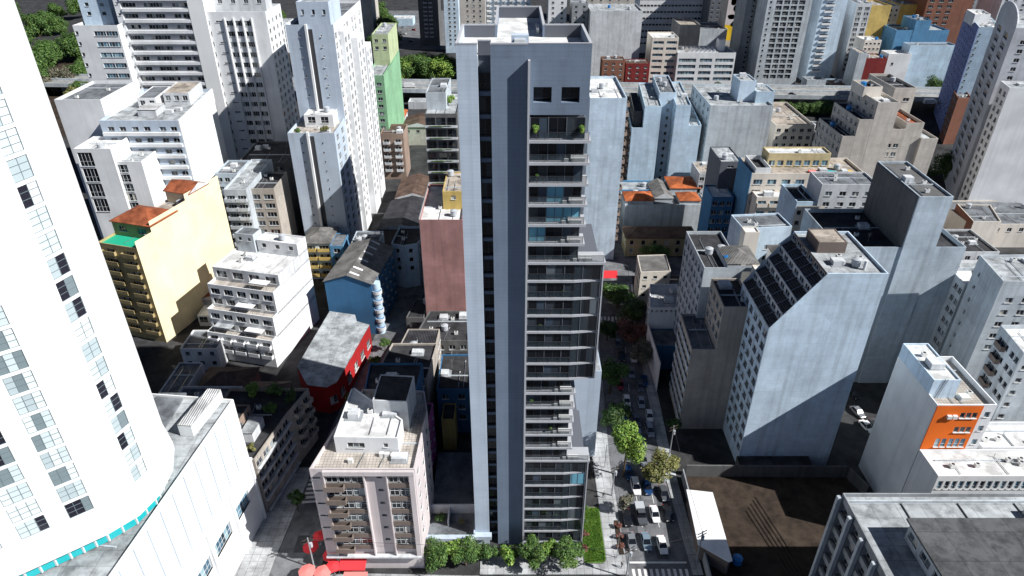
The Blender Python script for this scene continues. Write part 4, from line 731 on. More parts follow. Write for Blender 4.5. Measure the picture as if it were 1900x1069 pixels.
# taupe corner block bottom left
def corner_block():
    z = 25.8; pc = [(-34.1, 82.6), (-16.4, 82.6), (-15.8, 97.5), (-17, 103), (-29.0, 103.5), (-31.5, 95)]
    b = B('corner_block', 'pale pink corner apartment block with taupe balconies above red parasols', 'apartment block', pc, z, 'rose_beige', 'tile_floor', [dict(e=0, n=[.055], w=1.3, h=.35, fh=3.1, top=1.9, bot=5, r=.25, glass=G_DARK), dict(e=0, n=[.655], w=.85, h=.5, fh=3.15, top=1.6, bot=5, r=.25), dict(e=1, n=3, w=1.1, h=1.1, top=2.2, bot=5)], par=.75)
    w = 17.7; L = lambda x, y: b.loc((x, y))
    for k in range(6):
        zt = z - .9 - 3.15 * k
        for (x0, x1, pm) in ((-31.6, -25.1, 'taupe'), (-21.0, -17.4, 'taupe')):
            m = MB(); a_ = L(x0, 82.45); m.box(a_[0], a_[0] + x1 - x0, a_[1] - .42, a_[1] - .3, zt - 3.0 + .0, zt - 2.0); m.box(a_[0], a_[0] + x1 - x0, a_[1] - .3, a_[1] - .04, zt - 3.0, zt - 2.9); m.build('spandrel', M[pm], b.root)
            n = 3 if x0 < -30 else 2; ww = (x1 - x0) / n - .2
            for q in range(n): link('window', window_mesh(ww, 1.7, 'flush', G_MIX, M['frame_white']), b.root, (a_[0] + .1 + q * (ww + .2), a_[1] - .16, zt - 1.95))
        if k < 6:
            m = MB(); a_ = L(-31.8, 82.45)
            m.box(a_[0], a_[0] + 3.4, a_[1] - 1.3, a_[1] - .425, zt - 3.05, zt - 2.9); m.box(a_[0], a_[0] + 3.4, a_[1] - 1.4, a_[1] - 1.3, zt - 3.05, zt - 1.95); m.box(a_[0], a_[0] + .1, a_[1] - 1.3, a_[1] - .425, zt - 2.9, zt - 1.95); m.box(a_[0] + 3.3, a_[0] + 3.4, a_[1] - 1.3, a_[1] - .425, zt - 2.9, zt - 1.95); m.build('balcony', M['taupe'], b.root)
    for x0, x1 in ((-25.05, -24.85), (-17.35, -16.5), (-21.2, -21.02), (-31.75, -31.62)):
        m = MB(); a_ = L(x0, 82.4); m.box(a_[0], a_[0] + x1 - x0, a_[1] - .6, a_[1] + .2, 4.5, z - .85); m.build('pilaster', M['rose_beige'], b.root)
    m = MB(); a_ = L(-31.75, 82.0); m.box(a_[0], a_[0] + 15.3, a_[1] - .25, a_[1] + .3, z - .84, z + .1); m.build('cornice', M['rose_beige'], b.root)
    m = MB(); a_ = L(-33.9, 82.0); m.box(a_[0], a_[0] + 17.4, a_[1] - .5, a_[1] + .3, 4.2, 4.5); m.build('shop_canopy', M['white_aged'], b.root)
    b.block([(-30.6, 87.2), (-19.6, 86.9), (-19.4, 91.6), (-29.6, 100.3), (-30.2, 100)], z - .78, z + 2.9, 'white_plaster', 'roof_white', [dict(e=0, n=[.33], w=3, h=1.1, top=1.3, rows=1, bot=z), dict(e=0, n=[.8], w=.8, h=.8, top=1.3, rows=1, bot=z)], par=.35, pname='penthouse', rname='penthouse_roof')
    b.block([(-24.8, 93.6), (-18.6, 93.2), (-18.2, 100.5), (-24.6, 101)], z - .78, z + 5.6, 'white_aged', 'roof_dark', par=.15, pname='machine_room', rname='machine_room_roof')
    for (x, y) in ((-22.5, 86.3), (-21.6, 86.2), (-27.6, 84.8), (-20.5, 85.9)):
        m = MB(); a_ = L(x, y); m.box(a_[0] - .4, a_[0] + .4, a_[1] - .3, a_[1] + .3, z - .76, z + .1); m.build('air_conditioner', M['ac_white'], b.root)
corner_block()
# dark low houses between slot tower and planted block
b = B('brown_house', 'narrow brown house with red-brown roof in front of the green tower', 'house', *front(705, 748, 248, 275, 13), 'brown_wall', 'tile_brown', [W(0, 2, 2.2, 1.7, top=2.5, bot=2, kind='balc', bm='white_aged')], par=.6)
b = B('orange_roof_house', 'small house with bright orange tile roof beside the green tower', 'house', [(-64, 336), (-54, 336), (-54, 349), (-64, 349)], 8, 'white_aged', None, [W(0, 3)], par=0); hip(b, [(-64, 336), (-54, 336), (-54, 349), (-64, 349)], 8.05, 3, 'tile_orange')
b = B('tan_roof_house', 'pale house with tan roof left of the planted block', 'house', [(-52, 318), (-38, 318), (-38, 334), (-52, 334)], 9, 'beige', None, [W(0, 3)], par=0); hip(b, [(-52, 318), (-38, 318), (-38, 334), (-52, 334)], 9.05, 2, 'tile_brown', gable=True)
b = B('dark_warehouse', 'long dark corrugated roof between the slot tower and the planted block', 'warehouse', [(-46, 212), (-30, 212), (-29, 236), (-45, 236)], 7, 'brown_wall', None, [], par=0); hip(b, [(-46, 212), (-30, 212), (-29, 236), (-45, 236)], 7.05, 2, 'corr_dark', gable=True, along=1)
b = B('dark_warehouse', 'shaded gabled warehouse behind the long dark corrugated roof', 'warehouse', [(-44, 238.5), (-31, 238.5), (-31, 258), (-44, 258)], 7, 'brown_wall', None, [], par=0); hip(b, [(-44, 238.5), (-31, 238.5), (-31, 258), (-44, 258)], 7.05, 2.2, 'tile_brown', gable=True, along=1)
# group left of slot tower
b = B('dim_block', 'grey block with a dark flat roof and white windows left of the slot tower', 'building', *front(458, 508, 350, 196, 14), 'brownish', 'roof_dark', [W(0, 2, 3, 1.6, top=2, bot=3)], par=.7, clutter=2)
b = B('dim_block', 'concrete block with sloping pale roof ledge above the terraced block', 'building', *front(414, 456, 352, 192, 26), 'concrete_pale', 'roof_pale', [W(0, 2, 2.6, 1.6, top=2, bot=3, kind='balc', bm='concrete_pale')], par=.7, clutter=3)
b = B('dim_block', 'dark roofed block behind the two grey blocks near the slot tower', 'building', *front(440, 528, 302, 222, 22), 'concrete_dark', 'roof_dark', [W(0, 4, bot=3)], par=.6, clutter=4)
b = B('white_roof_hall', 'hall with a bright sloping white roof touching the slot tower', 'hall', [(-84, 246), (-68, 246), (-63, 284), (-79, 284)], 20, 'white_aged', None, [W(0, 4)], par=0); hip(b, [(-84, 246), (-68, 246), (-63, 284), (-79, 284)], 20.05, 1.6, 'corr_white', gable=True, along=1)
b = B('small_block', 'small shaded block behind the yellow block and right of the banded block', 'building', *front(398, 440, 322, 205, 12), 'stone_grey', 'roof_grey', [W(0, 3, bot=3)], par=.5, clutter=3)

# ---------------------------------------------------------------- right side
# tall blank wall building behind the grey tower
pn, zn = front(1095, 1164, 182, 203, 26); b = B('blank_wall_block', 'tall pale block with plain blue-white wall touching the grey tower on its right', 'apartment tower', pn, zn, 'blue_wall', 'roof_white', [W(1, 5, 2, 1.4, bot=4, kind='balc', bm='brown_wall')], par=.8)
# stepped blank wall building
def stepped_block():
    Y = 108.5; z = 49; w = lambda x, y: (P(x, y, 0)[0])
    def at(px, py):      # point of the wall plane seen at this pixel
        zz = H - Y * tana(py); zc = Y * math.cos(TH) + (H - zz) * math.sin(TH); return ((px - CX) * zc / FPX, zz)
    xl = at(1368, 860)[0]; xr = at(1651, 503)[0]; d = 17.5
    poly = [(xl, Y), (xr, Y), (xr, Y + d), (xl, Y + d)]
    xa, za = at(1432, 609); xb, zb = at(1536, 508); z = zb
    b = Building.__new__(Building); ALL.append(b); b.o = Vector((xl, Y)); b.glass = G_MIX; b.frame = M['frame_white']; b.wins = []
    b.root = thing('stepped_block', 'block with a huge pale blue blank wall and glazed terraces stepping down its left side', 'apartment block', (xl, Y, 0))
    W_ = xr - xl; sa = xa - xl; sb = xb - xl
    mb = MB(); mb.face([(0, 0, 0), (W_, 0, 0), (W_, 0, z), (sb, 0, z), (0, 0, za)]); mb.face([(W_, 0, 0), (W_, d, 0), (W_, d, z), (W_, 0, z)])
    mb.face([(W_, d, 0), (0, d, 0), (0, d, za), (sb, d, z), (W_, d, z)])
    b.facade(mb, Vector((0, d)), Vector((0, 0)), 0, za, [dict(e=3, n=6, w=1.9, h=1.5, fh=3.0, top=1.3, bot=2)])
    mb.build('wall', M['blue_wall'], b.root)
    m = MB(); m.box(sb, W_, 0.25, d - .2, z - .6, z - .5); m.build('roof', M['roof_pale'], b.root)
    for (x0, x1, y0, y1) in ((sb, W_, .004, .25), (W_ - .25, W_ - .004, .25, d - .25), (sb, W_, d - .25, d - .004)):
        m = MB(); m.box(x0, x1, y0, y1, z - .49, z + .02); m.build('parapet', M['blue_wall'], b.root)
    # terraces: four steps of sloping glass between party walls
    n = 4
    for k in range(n):
        f0 = k / n; f1 = (k + 1) / n; x0 = sb * f0; x1 = sb * f1; z0 = za + (z - za) * f0; z1 = za + (z - za) * f1
        zm = z0 + (z1 - z0) * .42; m = MB(); m.face([(x0, .3, z0 - .1), (x1, .3, zm), (x1, d - .3, zm), (x0, d - .3, z0 - .1)]); m.build('terrace_roof', M['corr_dark'], b.root)
        m = MB(); m.face([(x1, .3, zm - .05), (x1, .3, z1), (x1, d - .3, z1), (x1, d - .3, zm - .05)]); m.build('terrace_wall', M['taupe' if k == 3 else 'white_aged'], b.root)
        for q in range(6): link('window', window_mesh(2.0, (z1 - zm) * .6, 'win', G_DARK, M['frame_white']), b.root, (x1 - .08, .9 + q * (d - 3) / 5 + 2.0, zm + .25), -math.pi / 2)
        for q in range(6):
            yy = .3 + (d - 1) * q / 5; m = MB(); m.tube((x0, yy + .2, z0 + .1), (x1, yy + .2, z0 + (z1 - z0) * .42 + .15), .07, 4); m.build('terrace_beam', M['metal'], b.root)
        m = MB(); m.box(x0 - .01, x0 + .4, .3, d - .3, z0 - .35, z0 - .02); m.build('terrace_gutter', M['white_aged'], b.root)
    m = MB(); m.face([(sb, .01, z + .02), (sb, d, z + .02), (sb - 4.0, d, z - 3.2), (sb - 4.0, .6, z - 3.2)][::-1]); 
    b.block([(b.o.x + sb + 1.5, Y + 9), (b.o.x + sb + 7, Y + 9), (b.o.x + sb + 7, Y + 15), (b.o.x + sb + 1.5, Y + 15)], z - .5, z + 1.8, 'taupe', 'roof_tan', par=.1, pname='roof_room', rname='roof_room_roof')
    b.clutter([(sb + 2, 1.5), (W_ - 1, 1.5), (W_ - 1, 8), (sb + 2, 8)], z - .5, 6)
    m = MB(); m.cyl(W_ - 3.4, 2.4, .28, z - .5, z + 1.4); m.build('vent_pipe', M['white_plaster'], b.root)
    b.block([(b.o.x - .5, Y - 2.8), (xr - 4.5, Y - 2.8), (xr - 4.5, Y - .01), (b.o.x - .5, Y - .01)], 0, 3.0, 'concrete_dark', 'roof_dark', par=0, pname='annex_wall', rname='annex_roof')
stepped_block()
# grey weathered wall block with tall core
p2_, z2 = front(1556, 1794, 458, 137.6, 21); b = B('weathered_block', 'massive windowless grey weathered block with a black sunken roof and a raised core', 'building', p2_, 39, 'stone_grey', 'roof_dark', [], par=1.0)
cx0 = P(1713, 362, 51)[0]; cx1 = P(1775, 374, 51)[0]
wid = p2_[1][0] - p2_[0][0]
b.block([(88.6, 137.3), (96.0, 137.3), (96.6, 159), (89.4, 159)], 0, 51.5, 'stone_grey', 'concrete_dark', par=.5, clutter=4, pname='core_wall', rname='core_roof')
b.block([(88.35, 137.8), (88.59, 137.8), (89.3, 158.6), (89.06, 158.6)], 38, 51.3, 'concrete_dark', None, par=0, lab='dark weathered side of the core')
# brownish step block
b = B('notched_block', 'brownish block with a notched top and small black roof left of the stepped block', 'apartment block', [(39.1, 120.3), (50.6, 120.3), (50.9, 134.4), (39.7, 134.4)], 23, 'brownish', 'roof_grey', [W(3, 6, 1.5, 1.4, top=1.5, bot=2, kind='balc', bd=.3, bm='concrete_pale')], par=.5)
b.block([(44.3, 120.28), (50.62, 120.28), (50.92, 132.2), (44.7, 132.2)], 0, 34, 'brownish', 'corr_dark', [dict(e=3, n=4, w=1.8, h=1.5, top=1.4, bot=23.6)], par=.6)
b = B('narrow_block', 'tall narrow block with grid windows on its left side behind the notched block', 'apartment block', quad(36, (1307, 497), (1378, 497), 18.5), 36, 'concrete_pale', 'roof_dark', [W(3, 7, 1.6, 1.5, top=1.5, bot=3)], par=.8)
b.block([(48.2, 133.4), (55.2, 133.4), (55.2, 143), (48.2, 143)], 35, 36.6, 'concrete_pale', None, par=0, pname='roof_room'); hip(b, [(48.6, 134.4), (55.2, 134.4), (55.2, 142.5), (48.6, 142.5)], 36.65, 1.3, 'corr_grey', name='roof_room_roof')
b = B('pale_roof_block', 'block with a bright flat roof squeezed between the narrow and the stepped blocks', 'building', [(53.5, 124.5), (62, 124.5), (62, 133), (53.5, 133)], 37, 'beige_light', 'roof_white', [W(3, 2, 1.4, 1.2)], par=.4, clutter=1)
b = B('white_cube_block', 'white block with cracked grey roof behind the narrow block', 'building', quad(37, (1379, 424), (1470, 420), 8), 37, 'blue_wall', 'roof_grey', [W(0, [.55, .8], .9, 1.2, top=5, rows=2)], par=.5, clutter=2)
b.block(quad(38.5, (1383, 431), (1410, 431), 3), 0, 38.5, 'beige_light', 'roof_white', par=.3)
b = B('tiled_annex', 'small pyramid roofed house wedged behind the stepped block', 'house', [(62.5, 140), (72, 140), (72, 148), (62.5, 148)], 34, 'white_plaster', None, [W(0, 3)], par=0); hip(b, [(62.5, 140), (72, 140), (72, 148), (62.5, 148)], 34.05, 2, 'corr_grey')
# white row along the avenue
b = B('louvre_roof_block', 'white block with a ribbed pale roof beside the avenue trees', 'building', quad(14, (1206, 571), (1260, 571), (1257, 527)), 14, 'white_plaster', 'corr_white', [dict(e=0, n=6, w=.7, h=.5, top=.8, rows=1), W(3, 5, 1.8, 1.5)], par=.3)
b.block([(36.3, 134), (36.5, 134), (36.5, 150.9), (36.3, 150.9)], 0, 9, 'white_plaster', None, par=0, pname='yard_wall'); b.block([(36.6, 143), (43.5, 143), (43.5, 150.9), (36.6, 150.9)], 0, 7.5, 'blue_deep', 'roof_grey', par=.2, pname='annex_wall', rname='annex_roof')
b = B('grey_roof_block', 'building with two grey corrugated roof panels at the avenue crossing', 'building', quad(12, (1189, 505), (1245, 503), (1236, 472)), 12, 'beige_light', 'corr_grey', [W(0, 3, 1.2, 1.0, top=1.5), W(3, 4)], par=.25)
b = B('infill_house', 'dark flat roofed house between the two pale avenue blocks and the narrow block', 'house', [(45.5, 150), (52.5, 150), (52.5, 176), (45.5, 176)], 8, 'brown_wall', 'roof_grey', [W(0, 2)], par=.4, clutter=2)
# yellow house with tree, tiled roofs behind
b = B('yellow_corner_house', 'low dull yellow house with brown tile roof and a round tree in front', 'house', [(38.5, 205.5), (62, 205.5), (62, 214), (38.5, 214)], 7, 'cream_dull', None, [W(0, 6, 1.3, 1.6, top=1, bot=1), W(3, 3)], par=0); hip(b, [(38.5, 205.5), (62, 205.5), (62, 214), (38.5, 214)], 7.05, 1.9, 'tile_brown')
p9, z9 = front(1160, 1312, 380, 222, 22); b = B('tiled_wall_house', 'long pale walled building with orange tiled roofs right of the grey tower', 'building', p9, z9, 'concrete_pale', 'roof_grey', [], par=.3)
x0, x1 = p9[0][0], p9[1][0]
for (f0, f1, y0, y1, h, mt, g) in ((0, .36, 223, 231, 1.2, 'tile_orange', 0), (.66, .93, 223, 230, 1.2, 'tile_orange', 0), (.6, 1.0, 232, 243, 2.2, 'tile_orange', 0), (.37, .62, 226, 240, .8, 'corr_grey', 1)):
    q = [(x0 + (x1 - x0) * f0 + .3, y0), (x0 + (x1 - x0) * f1 - .3, y0), (x0 + (x1 - x0) * f1 - .3, y1), (x0 + (x1 - x0) * f0 + .3, y1)]
    b.block(q, z9 - .4, z9 + h, 'concrete_pale', None, par=0, pname='roof_room'); hip(b, q, z9 + h + .02, 1.9, mt, gable=bool(g), over=.3, name='tiled_roof')
b = B('roof_terrace_house', 'low building with a blue edged roof terrace below the twin blue-grey blocks', 'building', *front(1150, 1262, 352, 234, 9), 'blue_bright', 'roof_pale', [], par=.7, clutter=5)
# twin blocks
pt, zt_ = front(1176, 1228, 197, 246, 30); b = B('twin_block', 'left one of two narrow pale blue blank walled blocks, with a dark notched top', 'apartment block', [(pt[0][0], 246), (pt[1][0], 246), (pt[1][0] + 3, 279), (pt[0][0] + 3, 279)], zt_ - 8, 'blue_pale', 'roof_dark', [W(1, 6, 1.4, 1.3, top=2, bot=6), W(3, 7, 1.6, 1.6, top=2, bot=6, kind='balc', bm='brown_wall')], par=.8)
xm = pt[0][0] + (pt[1][0] - pt[0][0]) * .4
b.block([(xm, 245.98), (pt[1][0] + .02, 245.98), (pt[1][0] + 3.02, 279.02), (xm + 3, 279.02)], 0, zt_, 'blue_pale', 'roof_pale', [W(1, 6, 1.4, 1.3, top=2, bot=6)], par=.5, clutter=3)
b.block([(xm - 3, 250), (xm - .1, 250), (xm + 2, 275), (xm - 1, 275)], zt_ - 8.7, zt_ - 3, 'concrete_dark', 'roof_dark', [W(3, 5)], par=.2)
px_ = pt[1][0]
b = B('light_well_block', 'narrow pale block with one column of dark windows between the twin blocks', 'building', [(px_ + .6, 255), (px_ + 7.0, 255), (px_ + 9, 281), (px_ + 2.6, 281)], zt_ + 2.5, 'blue_wall', 'roof_grey', [W(0, [.6], 1.0, 1.3, top=3, bot=6)], par=.6, clutter=3)
pt, zt_ = front(1255, 1283, 195, 246, 30); b = B('twin_block', 'right one of two narrow pale blue blank walled blocks, with a low shoulder', 'apartment block', [(pt[0][0], 246), (pt[1][0], 246), (pt[1][0] + 3, 279), (pt[0][0] + 3, 279)], zt_, 'blue_pale', 'roof_pale', [W(3, 6, 1.4, 1.3, top=2, bot=6)], par=.6, clutter=1)
x2 = P(1302, 236, zt_ - 8)[0]
b.block([(pt[1][0] + .01, 246.02), (x2, 246.02), (x2 + 3, 279), (pt[1][0] + 3.01, 279)], 0, zt_ - 7.5, 'blue_pale', 'roof_pale', [W(1, 5, 1.4, 1.3)], par=.6, clutter=2)
# wide blank wall
b = B('wide_wall_block', 'wide pale grey blank wall with rooftop rooms in front of the expressway', 'building', *front(1319, 1436, 196, 250, 30), 'concrete_pale', 'roof_pale', [W(3, 5)], par=.8, clutter=6)
pq = ALL[-1]; o = pq.o; zz = 111 - 250 * tana(196)
pq.block([(o.x + 12, 258), (o.x + 18, 258), (o.x + 18, 268), (o.x + 12, 268)], zz - 1, zz + 7, 'blue_wall', 'roof_pale', par=.4, pname='roof_room'); pq.block([(o.x + 18.1, 256), (o.x + 25, 256), (o.x + 25, 266), (o.x + 18.1, 266)], zz - 1, zz + 3.5, 'blue_pale', 'roof_pale', par=.4, pname='roof_room')
b = B('small_green_roof', 'low pale building with a green-grey roof between the twin blocks and the pool building', 'building', *front(1302, 1372, 300, 252, 12), 'beige_light', 'roof_grey', [W(0, 4)], par=.5, clutter=4)
b = B('dark_cube_block', 'dark sided block with a pale flat roof beside the pool building', 'building', *front(1338, 1377, 300, 204, 14), 'grey_dark', 'roof_pale', [W(0, [.5], 2, .7, top=1.4, rows=1)], par=.3)
b = B('blue_low_house', 'low house with a white edged roof and tanks left of the pool building', 'house', *front(1322, 1362, 366, 196, 10), 'blue_deep', 'roof_white', [W(0, 3)], par=.5, clutter=3)
b = B('rubble_roof_house', 'low grey house behind the tiled roofs, full of rooftop clutter', 'house', *front(1298, 1334, 322, 232, 12), 'concrete_pale', 'roof_tan', [W(0, 3)], par=.4, clutter=4)
# pool building
pl_, zl_ = front(1396, 1606, 322, 188, 13); b = B('pool_building', 'building with blue side wall, colourful roof terrace with a small pool and many windows', 'apartment block', pl_, zl_, 'beige_light', 'roof_tan', [dict(e=0, n=8, w=2.6, h=1.5, fh=3.2, top=1.9, bot=10, glass=G_BLUE), W(1, 4, 1.6, 1.4)], par=.8, glass=G_BLUE)
b.block([(pl_[0][0] - .25, 188), (pl_[0][0] - .01, 188), (pl_[0][0] - .01, 201), (pl_[0][0] - .25, 201)], 0, zl_ + .3, 'blue_bright', None, par=0, lab='blue side wall')
b.block([(pl_[0][0] + 1, 188.5), (pl_[0][0] + 5.5, 188.5), (pl_[0][0] + 5.5, 199), (pl_[0][0] + 1, 199)], zl_ - .79, zl_ + 1.5, 'white_plaster', 'roof_dark', par=1.2)
b.block([(pl_[0][0] + 6.5, 195), (pl_[1][0] - 8, 195), (pl_[1][0] - 8, 200.8), (pl_[0][0] + 6.5, 200.8)], zl_ - .79, zl_ + 3.6, 'cream_dull', 'roof_white', [dict(e=0, n=7, w=1.8, h=1.6, top=2.2, rows=1, bot=zl_ - .5)], par=.5, pname='roof_room', lab='pale yellow roof pavilion')
m = MB(); q = b.loc((pl_[1][0] - 9.5, 190.5)); m.prism([(q[0] + 2.6 * math.cos(a * math.pi / 8), q[1] + 1.5 * math.sin(a * math.pi / 8)) for a in range(16)], zl_ - .79, zl_ - .5); m.build('pool', M['teal'], b.root)
m = MB(); m.box(q[0] + 4, q[0] + 7.5, q[1] - 1, q[1] + 2.5, zl_ - .79, zl_ - .73); m.build('terrace_mat', M['yellow_wall'], b.root)
m = MB(); m.box(q[0] - 6, q[0] - 3.5, q[1] - 1, q[1] + 1, zl_ - .79, zl_ - .2); m.build('terrace_seat', M['pink_cloth'], b.root)
b.block([(pl_[0][0] + 1, 183.5), (pl_[0][0] + 15, 183.5), (pl_[0][0] + 15, 187.99), (pl_[0][0] + 1, 187.99)], 0, zl_ - 5.5, 'beige_light', 'roof_white', [dict(e=0, n=4, w=2.4, h=1.6, fh=3.2, top=1.2, bot=8, kind='balc', bm='beige_light', bd=.8)], par=.3)
# white window block behind weathered block
b = B('dark_roof_block', 'block with black sunken roof and white window walls left of the weathered block', 'building', quad(38, (1479, 374), (1519, 374), 12), 38, 'blue_pale', 'roof_dark', [], par=.8)
b.block([(b.o.x + .01, 164.75), (b.o.x + 7.5, 164.75), (b.o.x + 7.5, 164.99), (b.o.x + .01, 164.99)], 0, 36.9, 'beige_light', None, [W(0, 4, 1.2, 1.3, top=1.2, bot=10)], par=0)
b = B('grey_roof_apartments', 'white apartment building with a flat grey roof behind the black-roofed blocks', 'apartment block', quad(43, (1526, 342), (1632, 343), 9), 43, 'white_aged', 'roof_grey', [W(0, [.15, .4, .62, .85], 1.7, 1.2, top=2, bot=20)], par=.5, clutter=3)
# blocks right of the weathered one
b = B('balcony_block', 'grey block with a bright white roof and plant-filled balconies beside the weathered wall', 'apartment block', [P(1791, 528, 32), P(1822, 529, 32), P(1822 - 8, 497, 32), P(1761, 496, 32)], 32, 'concrete_pale', 'roof_white', [dict(e=3, n=[.3, .62, .86], w=1.5, h=1.3, fh=3, top=1.6, bot=4), dict(e=3, n=[.14], w=2.6, h=1.6, fh=3, top=1.6, bot=4, kind='balc', bm='taupe', bd=1.0)], par=.8)
b = B('grey_slab_block', 'tall grey block with a mossy flat roof and a column of tiny square windows', 'apartment block', [P(1862, 522, 40), P(1990, 523, 40), P(1990 - 55, 472, 40), P(1818, 473, 40)], 40, 'concrete_pale', 'roof_pale', [dict(e=3, n=[.22], w=.8, h=.9, fh=3.2, top=3, bot=3), W(0, [.2, .45], 1.6, 1.2, top=4, bot=3, rows=5)], par=.5)
b = B('white_roof_block', 'block with a bright white roof and irregular balconies at the right edge of the picture', 'apartment block', [P(1900, 655, 35), P(2020, 655, 35), P(2020 - 70, 602, 35), P(1857, 603, 35)], 35, 'concrete_pale', 'roof_white', [dict(e=3, n=[.2, .45, .7, .88], w=1.3, h=1.2, fh=3, top=1.8, bot=4), dict(e=3, n=[.32], w=2.0, h=1.6, fh=3, top=1.8, bot=4, kind='balc', bm='taupe', bd=.9), W(0, [.12], 1.2, 1, top=3, bot=4)], par=.9)
b = B('brown_side_block', 'low block with a red-brown side wall and pale front right of the weathered block', 'building', [P(1807, 411, 11), P(1858, 411, 11), P(1838, 380, 11), P(1776, 378, 11)], 11, 'beige_light', 'roof_grey', [W(3, 2, 3, 1.4)], par=.5)
b.block([(b.o.x - .2, b.o.y + .3), (b.o.x - .02, b.o.y + .3), (P(1776, 378, 11)[0] - .02, P(1776, 378, 11)[1]), (P(1776, 378, 11)[0] - .2, P(1776, 378, 11)[1])], 0, 10.9, 'brick', None, par=0, lab='red-brown side wall')
b = B('low_roofs_block', 'grey roofed low building beyond the brown sided block', 'building', [(157, 212), (190, 212), (190, 232), (157, 232)], 9, 'beige_light', 'roof_grey', [W(0, 8)], par=.6, clutter=6)
b = B('lower_house', 'low house with red-brown tiles between the weathered and the mossy roofed blocks', 'house', [(122, 172), (133, 172), (133, 188), (122, 188)], 10, 'beige', None, par=0); hip(b, [(122, 172), (133, 172), (133, 188), (122, 188)], 10.05, 2, 'tile_red')
b = B('right_yard_house', 'small white house with roof clutter above the mossy roofed block', 'house', [(137, 172), (156, 172), (156, 186), (137, 186)], 9, 'white_plaster', 'roof_pale', [W(0, 4)], par=.7, clutter=5)
b = B('right_yard_house', 'small grey house with roof clutter right of the reddish tiles', 'house', [(137, 188), (152, 188), (152, 204), (137, 204)], 11, 'white_aged', 'roof_dark', [W(0, 4)], par=.7, clutter=4)
b = B('pale_hall', 'pale flat roofed hall at the foot of the beige curved tower', 'hall', [P(1838, 347, 14), P(1960, 342, 14), P(1930, 318, 14), P(1802, 320, 14)], 14, 'concrete_dark', 'roof_white', [W(3, 4, 2.4, 1.8)], par=.5, clutter=2)
# orange fronted building
def orange_block():
    x0, x1 = 76.2, 87.0; z = 30.0
    b = B('orange_front_block', 'white block with a bright orange upper front and white roof terrace at lower right', 'apartment block', [(x0, 94), (x1, 94), (x1, 108.5), (x0, 108.5)], z, 'white_plaster', 'tile_floor', [dict(e=0, n=[.9], w=1.0, h=1.2, fh=3.3, top=1.7, bot=19.5, glass=G_BLUE)], par=1.0)
    b.block([(x0 + .05, 93.85), (x0 + 8.4, 93.85), (x0 + 8.4, 93.99), (x0 + .05, 93.99)], 19.4, z - .25, 'orange', None, [dict(e=0, n=[.62, .75, .88], w=.9, h=1.25, fh=3.4, top=1.5, bot=19.6, r=.13, rows=2, glass=G_DARK), dict(e=0, n=[.32, .46, .62, .75, .88], w=.9, h=2.0, fh=3.2, top=7.75, bot=19.5, rows=1, r=.13, glass=G_BLUE)], par=0, pname='orange_front')
    for fx in (.28, .4):
        m = MB(); m.box(8.4 * fx, 8.4 * fx + .8, -.65, -.16, z - 2.9, z - 2.2); m.build('air_conditioner', M['ac_white'], b.root)
    b.block([(x0 + .001, 97.0), (x0 + 4.9, 97.0), (x0 + 4.9, 108.4), (x0 + .001, 108.4)], z - 1.0, z + 3.2, 'blue_wall', 'roof_white', par=.3, pname='roof_room')
    m = MB(); 
    m = MB(); m.tube((1.2, 2.9, z - .9), (1.9, 2.9, z + 3.5), .04, 4); m.build('ladder_rail', M['frame_dark'], b.root); m = MB(); m.tube((1.7, 2.9, z - .9), (2.4, 2.9, z + 3.5), .04, 4); m.build('ladder_rail', M['frame_dark'], b.root)
    # lower front wing
    b.block([(x0 + .001, 87.2), (x0 + 26, 87.2), (x0 + 26, 93.84), (x0 + .001, 93.84)], 0, 19.3, 'white_plaster', 'roof_white', [dict(e=0, n=20, w=.9, h=1.9, fh=3.1, top=1.3, bot=4, m=(.3, .3), glass=G_BLUE)], par=.35, pname='lower_wall', rname='terrace')
    b.block([(x1 + 1.0, 94), (x0 + 26, 94), (x0 + 26, 101), (x1 + 1.0, 101)], 0, 19.7, 'white_plaster', 'roof_white', [], par=.9, pname='rear_wall', rname='terrace')
    b.clutter([(x1 - x0 + 1.5, -4.5), (x1 - x0 + 8, -4.5), (x1 - x0 + 8, -.8), (x1 - x0 + 1.5, -.8)], 18.95, 4)
    m = MB(); m.box(6.6 - .8, 6.6 + .8, 2.2, 3.6, z - 1, z - .3); m.build('air_conditioner', M['ac_white'], b.root)
orange_block()
b = B('lean_house', 'low mouldy concrete house behind the orange front block', 'house', [(91, 103), (104, 103), (104, 113), (91, 113)], 16, 'concrete_pale', 'roof_pale', [W(0, 4)], par=.8, clutter=3)
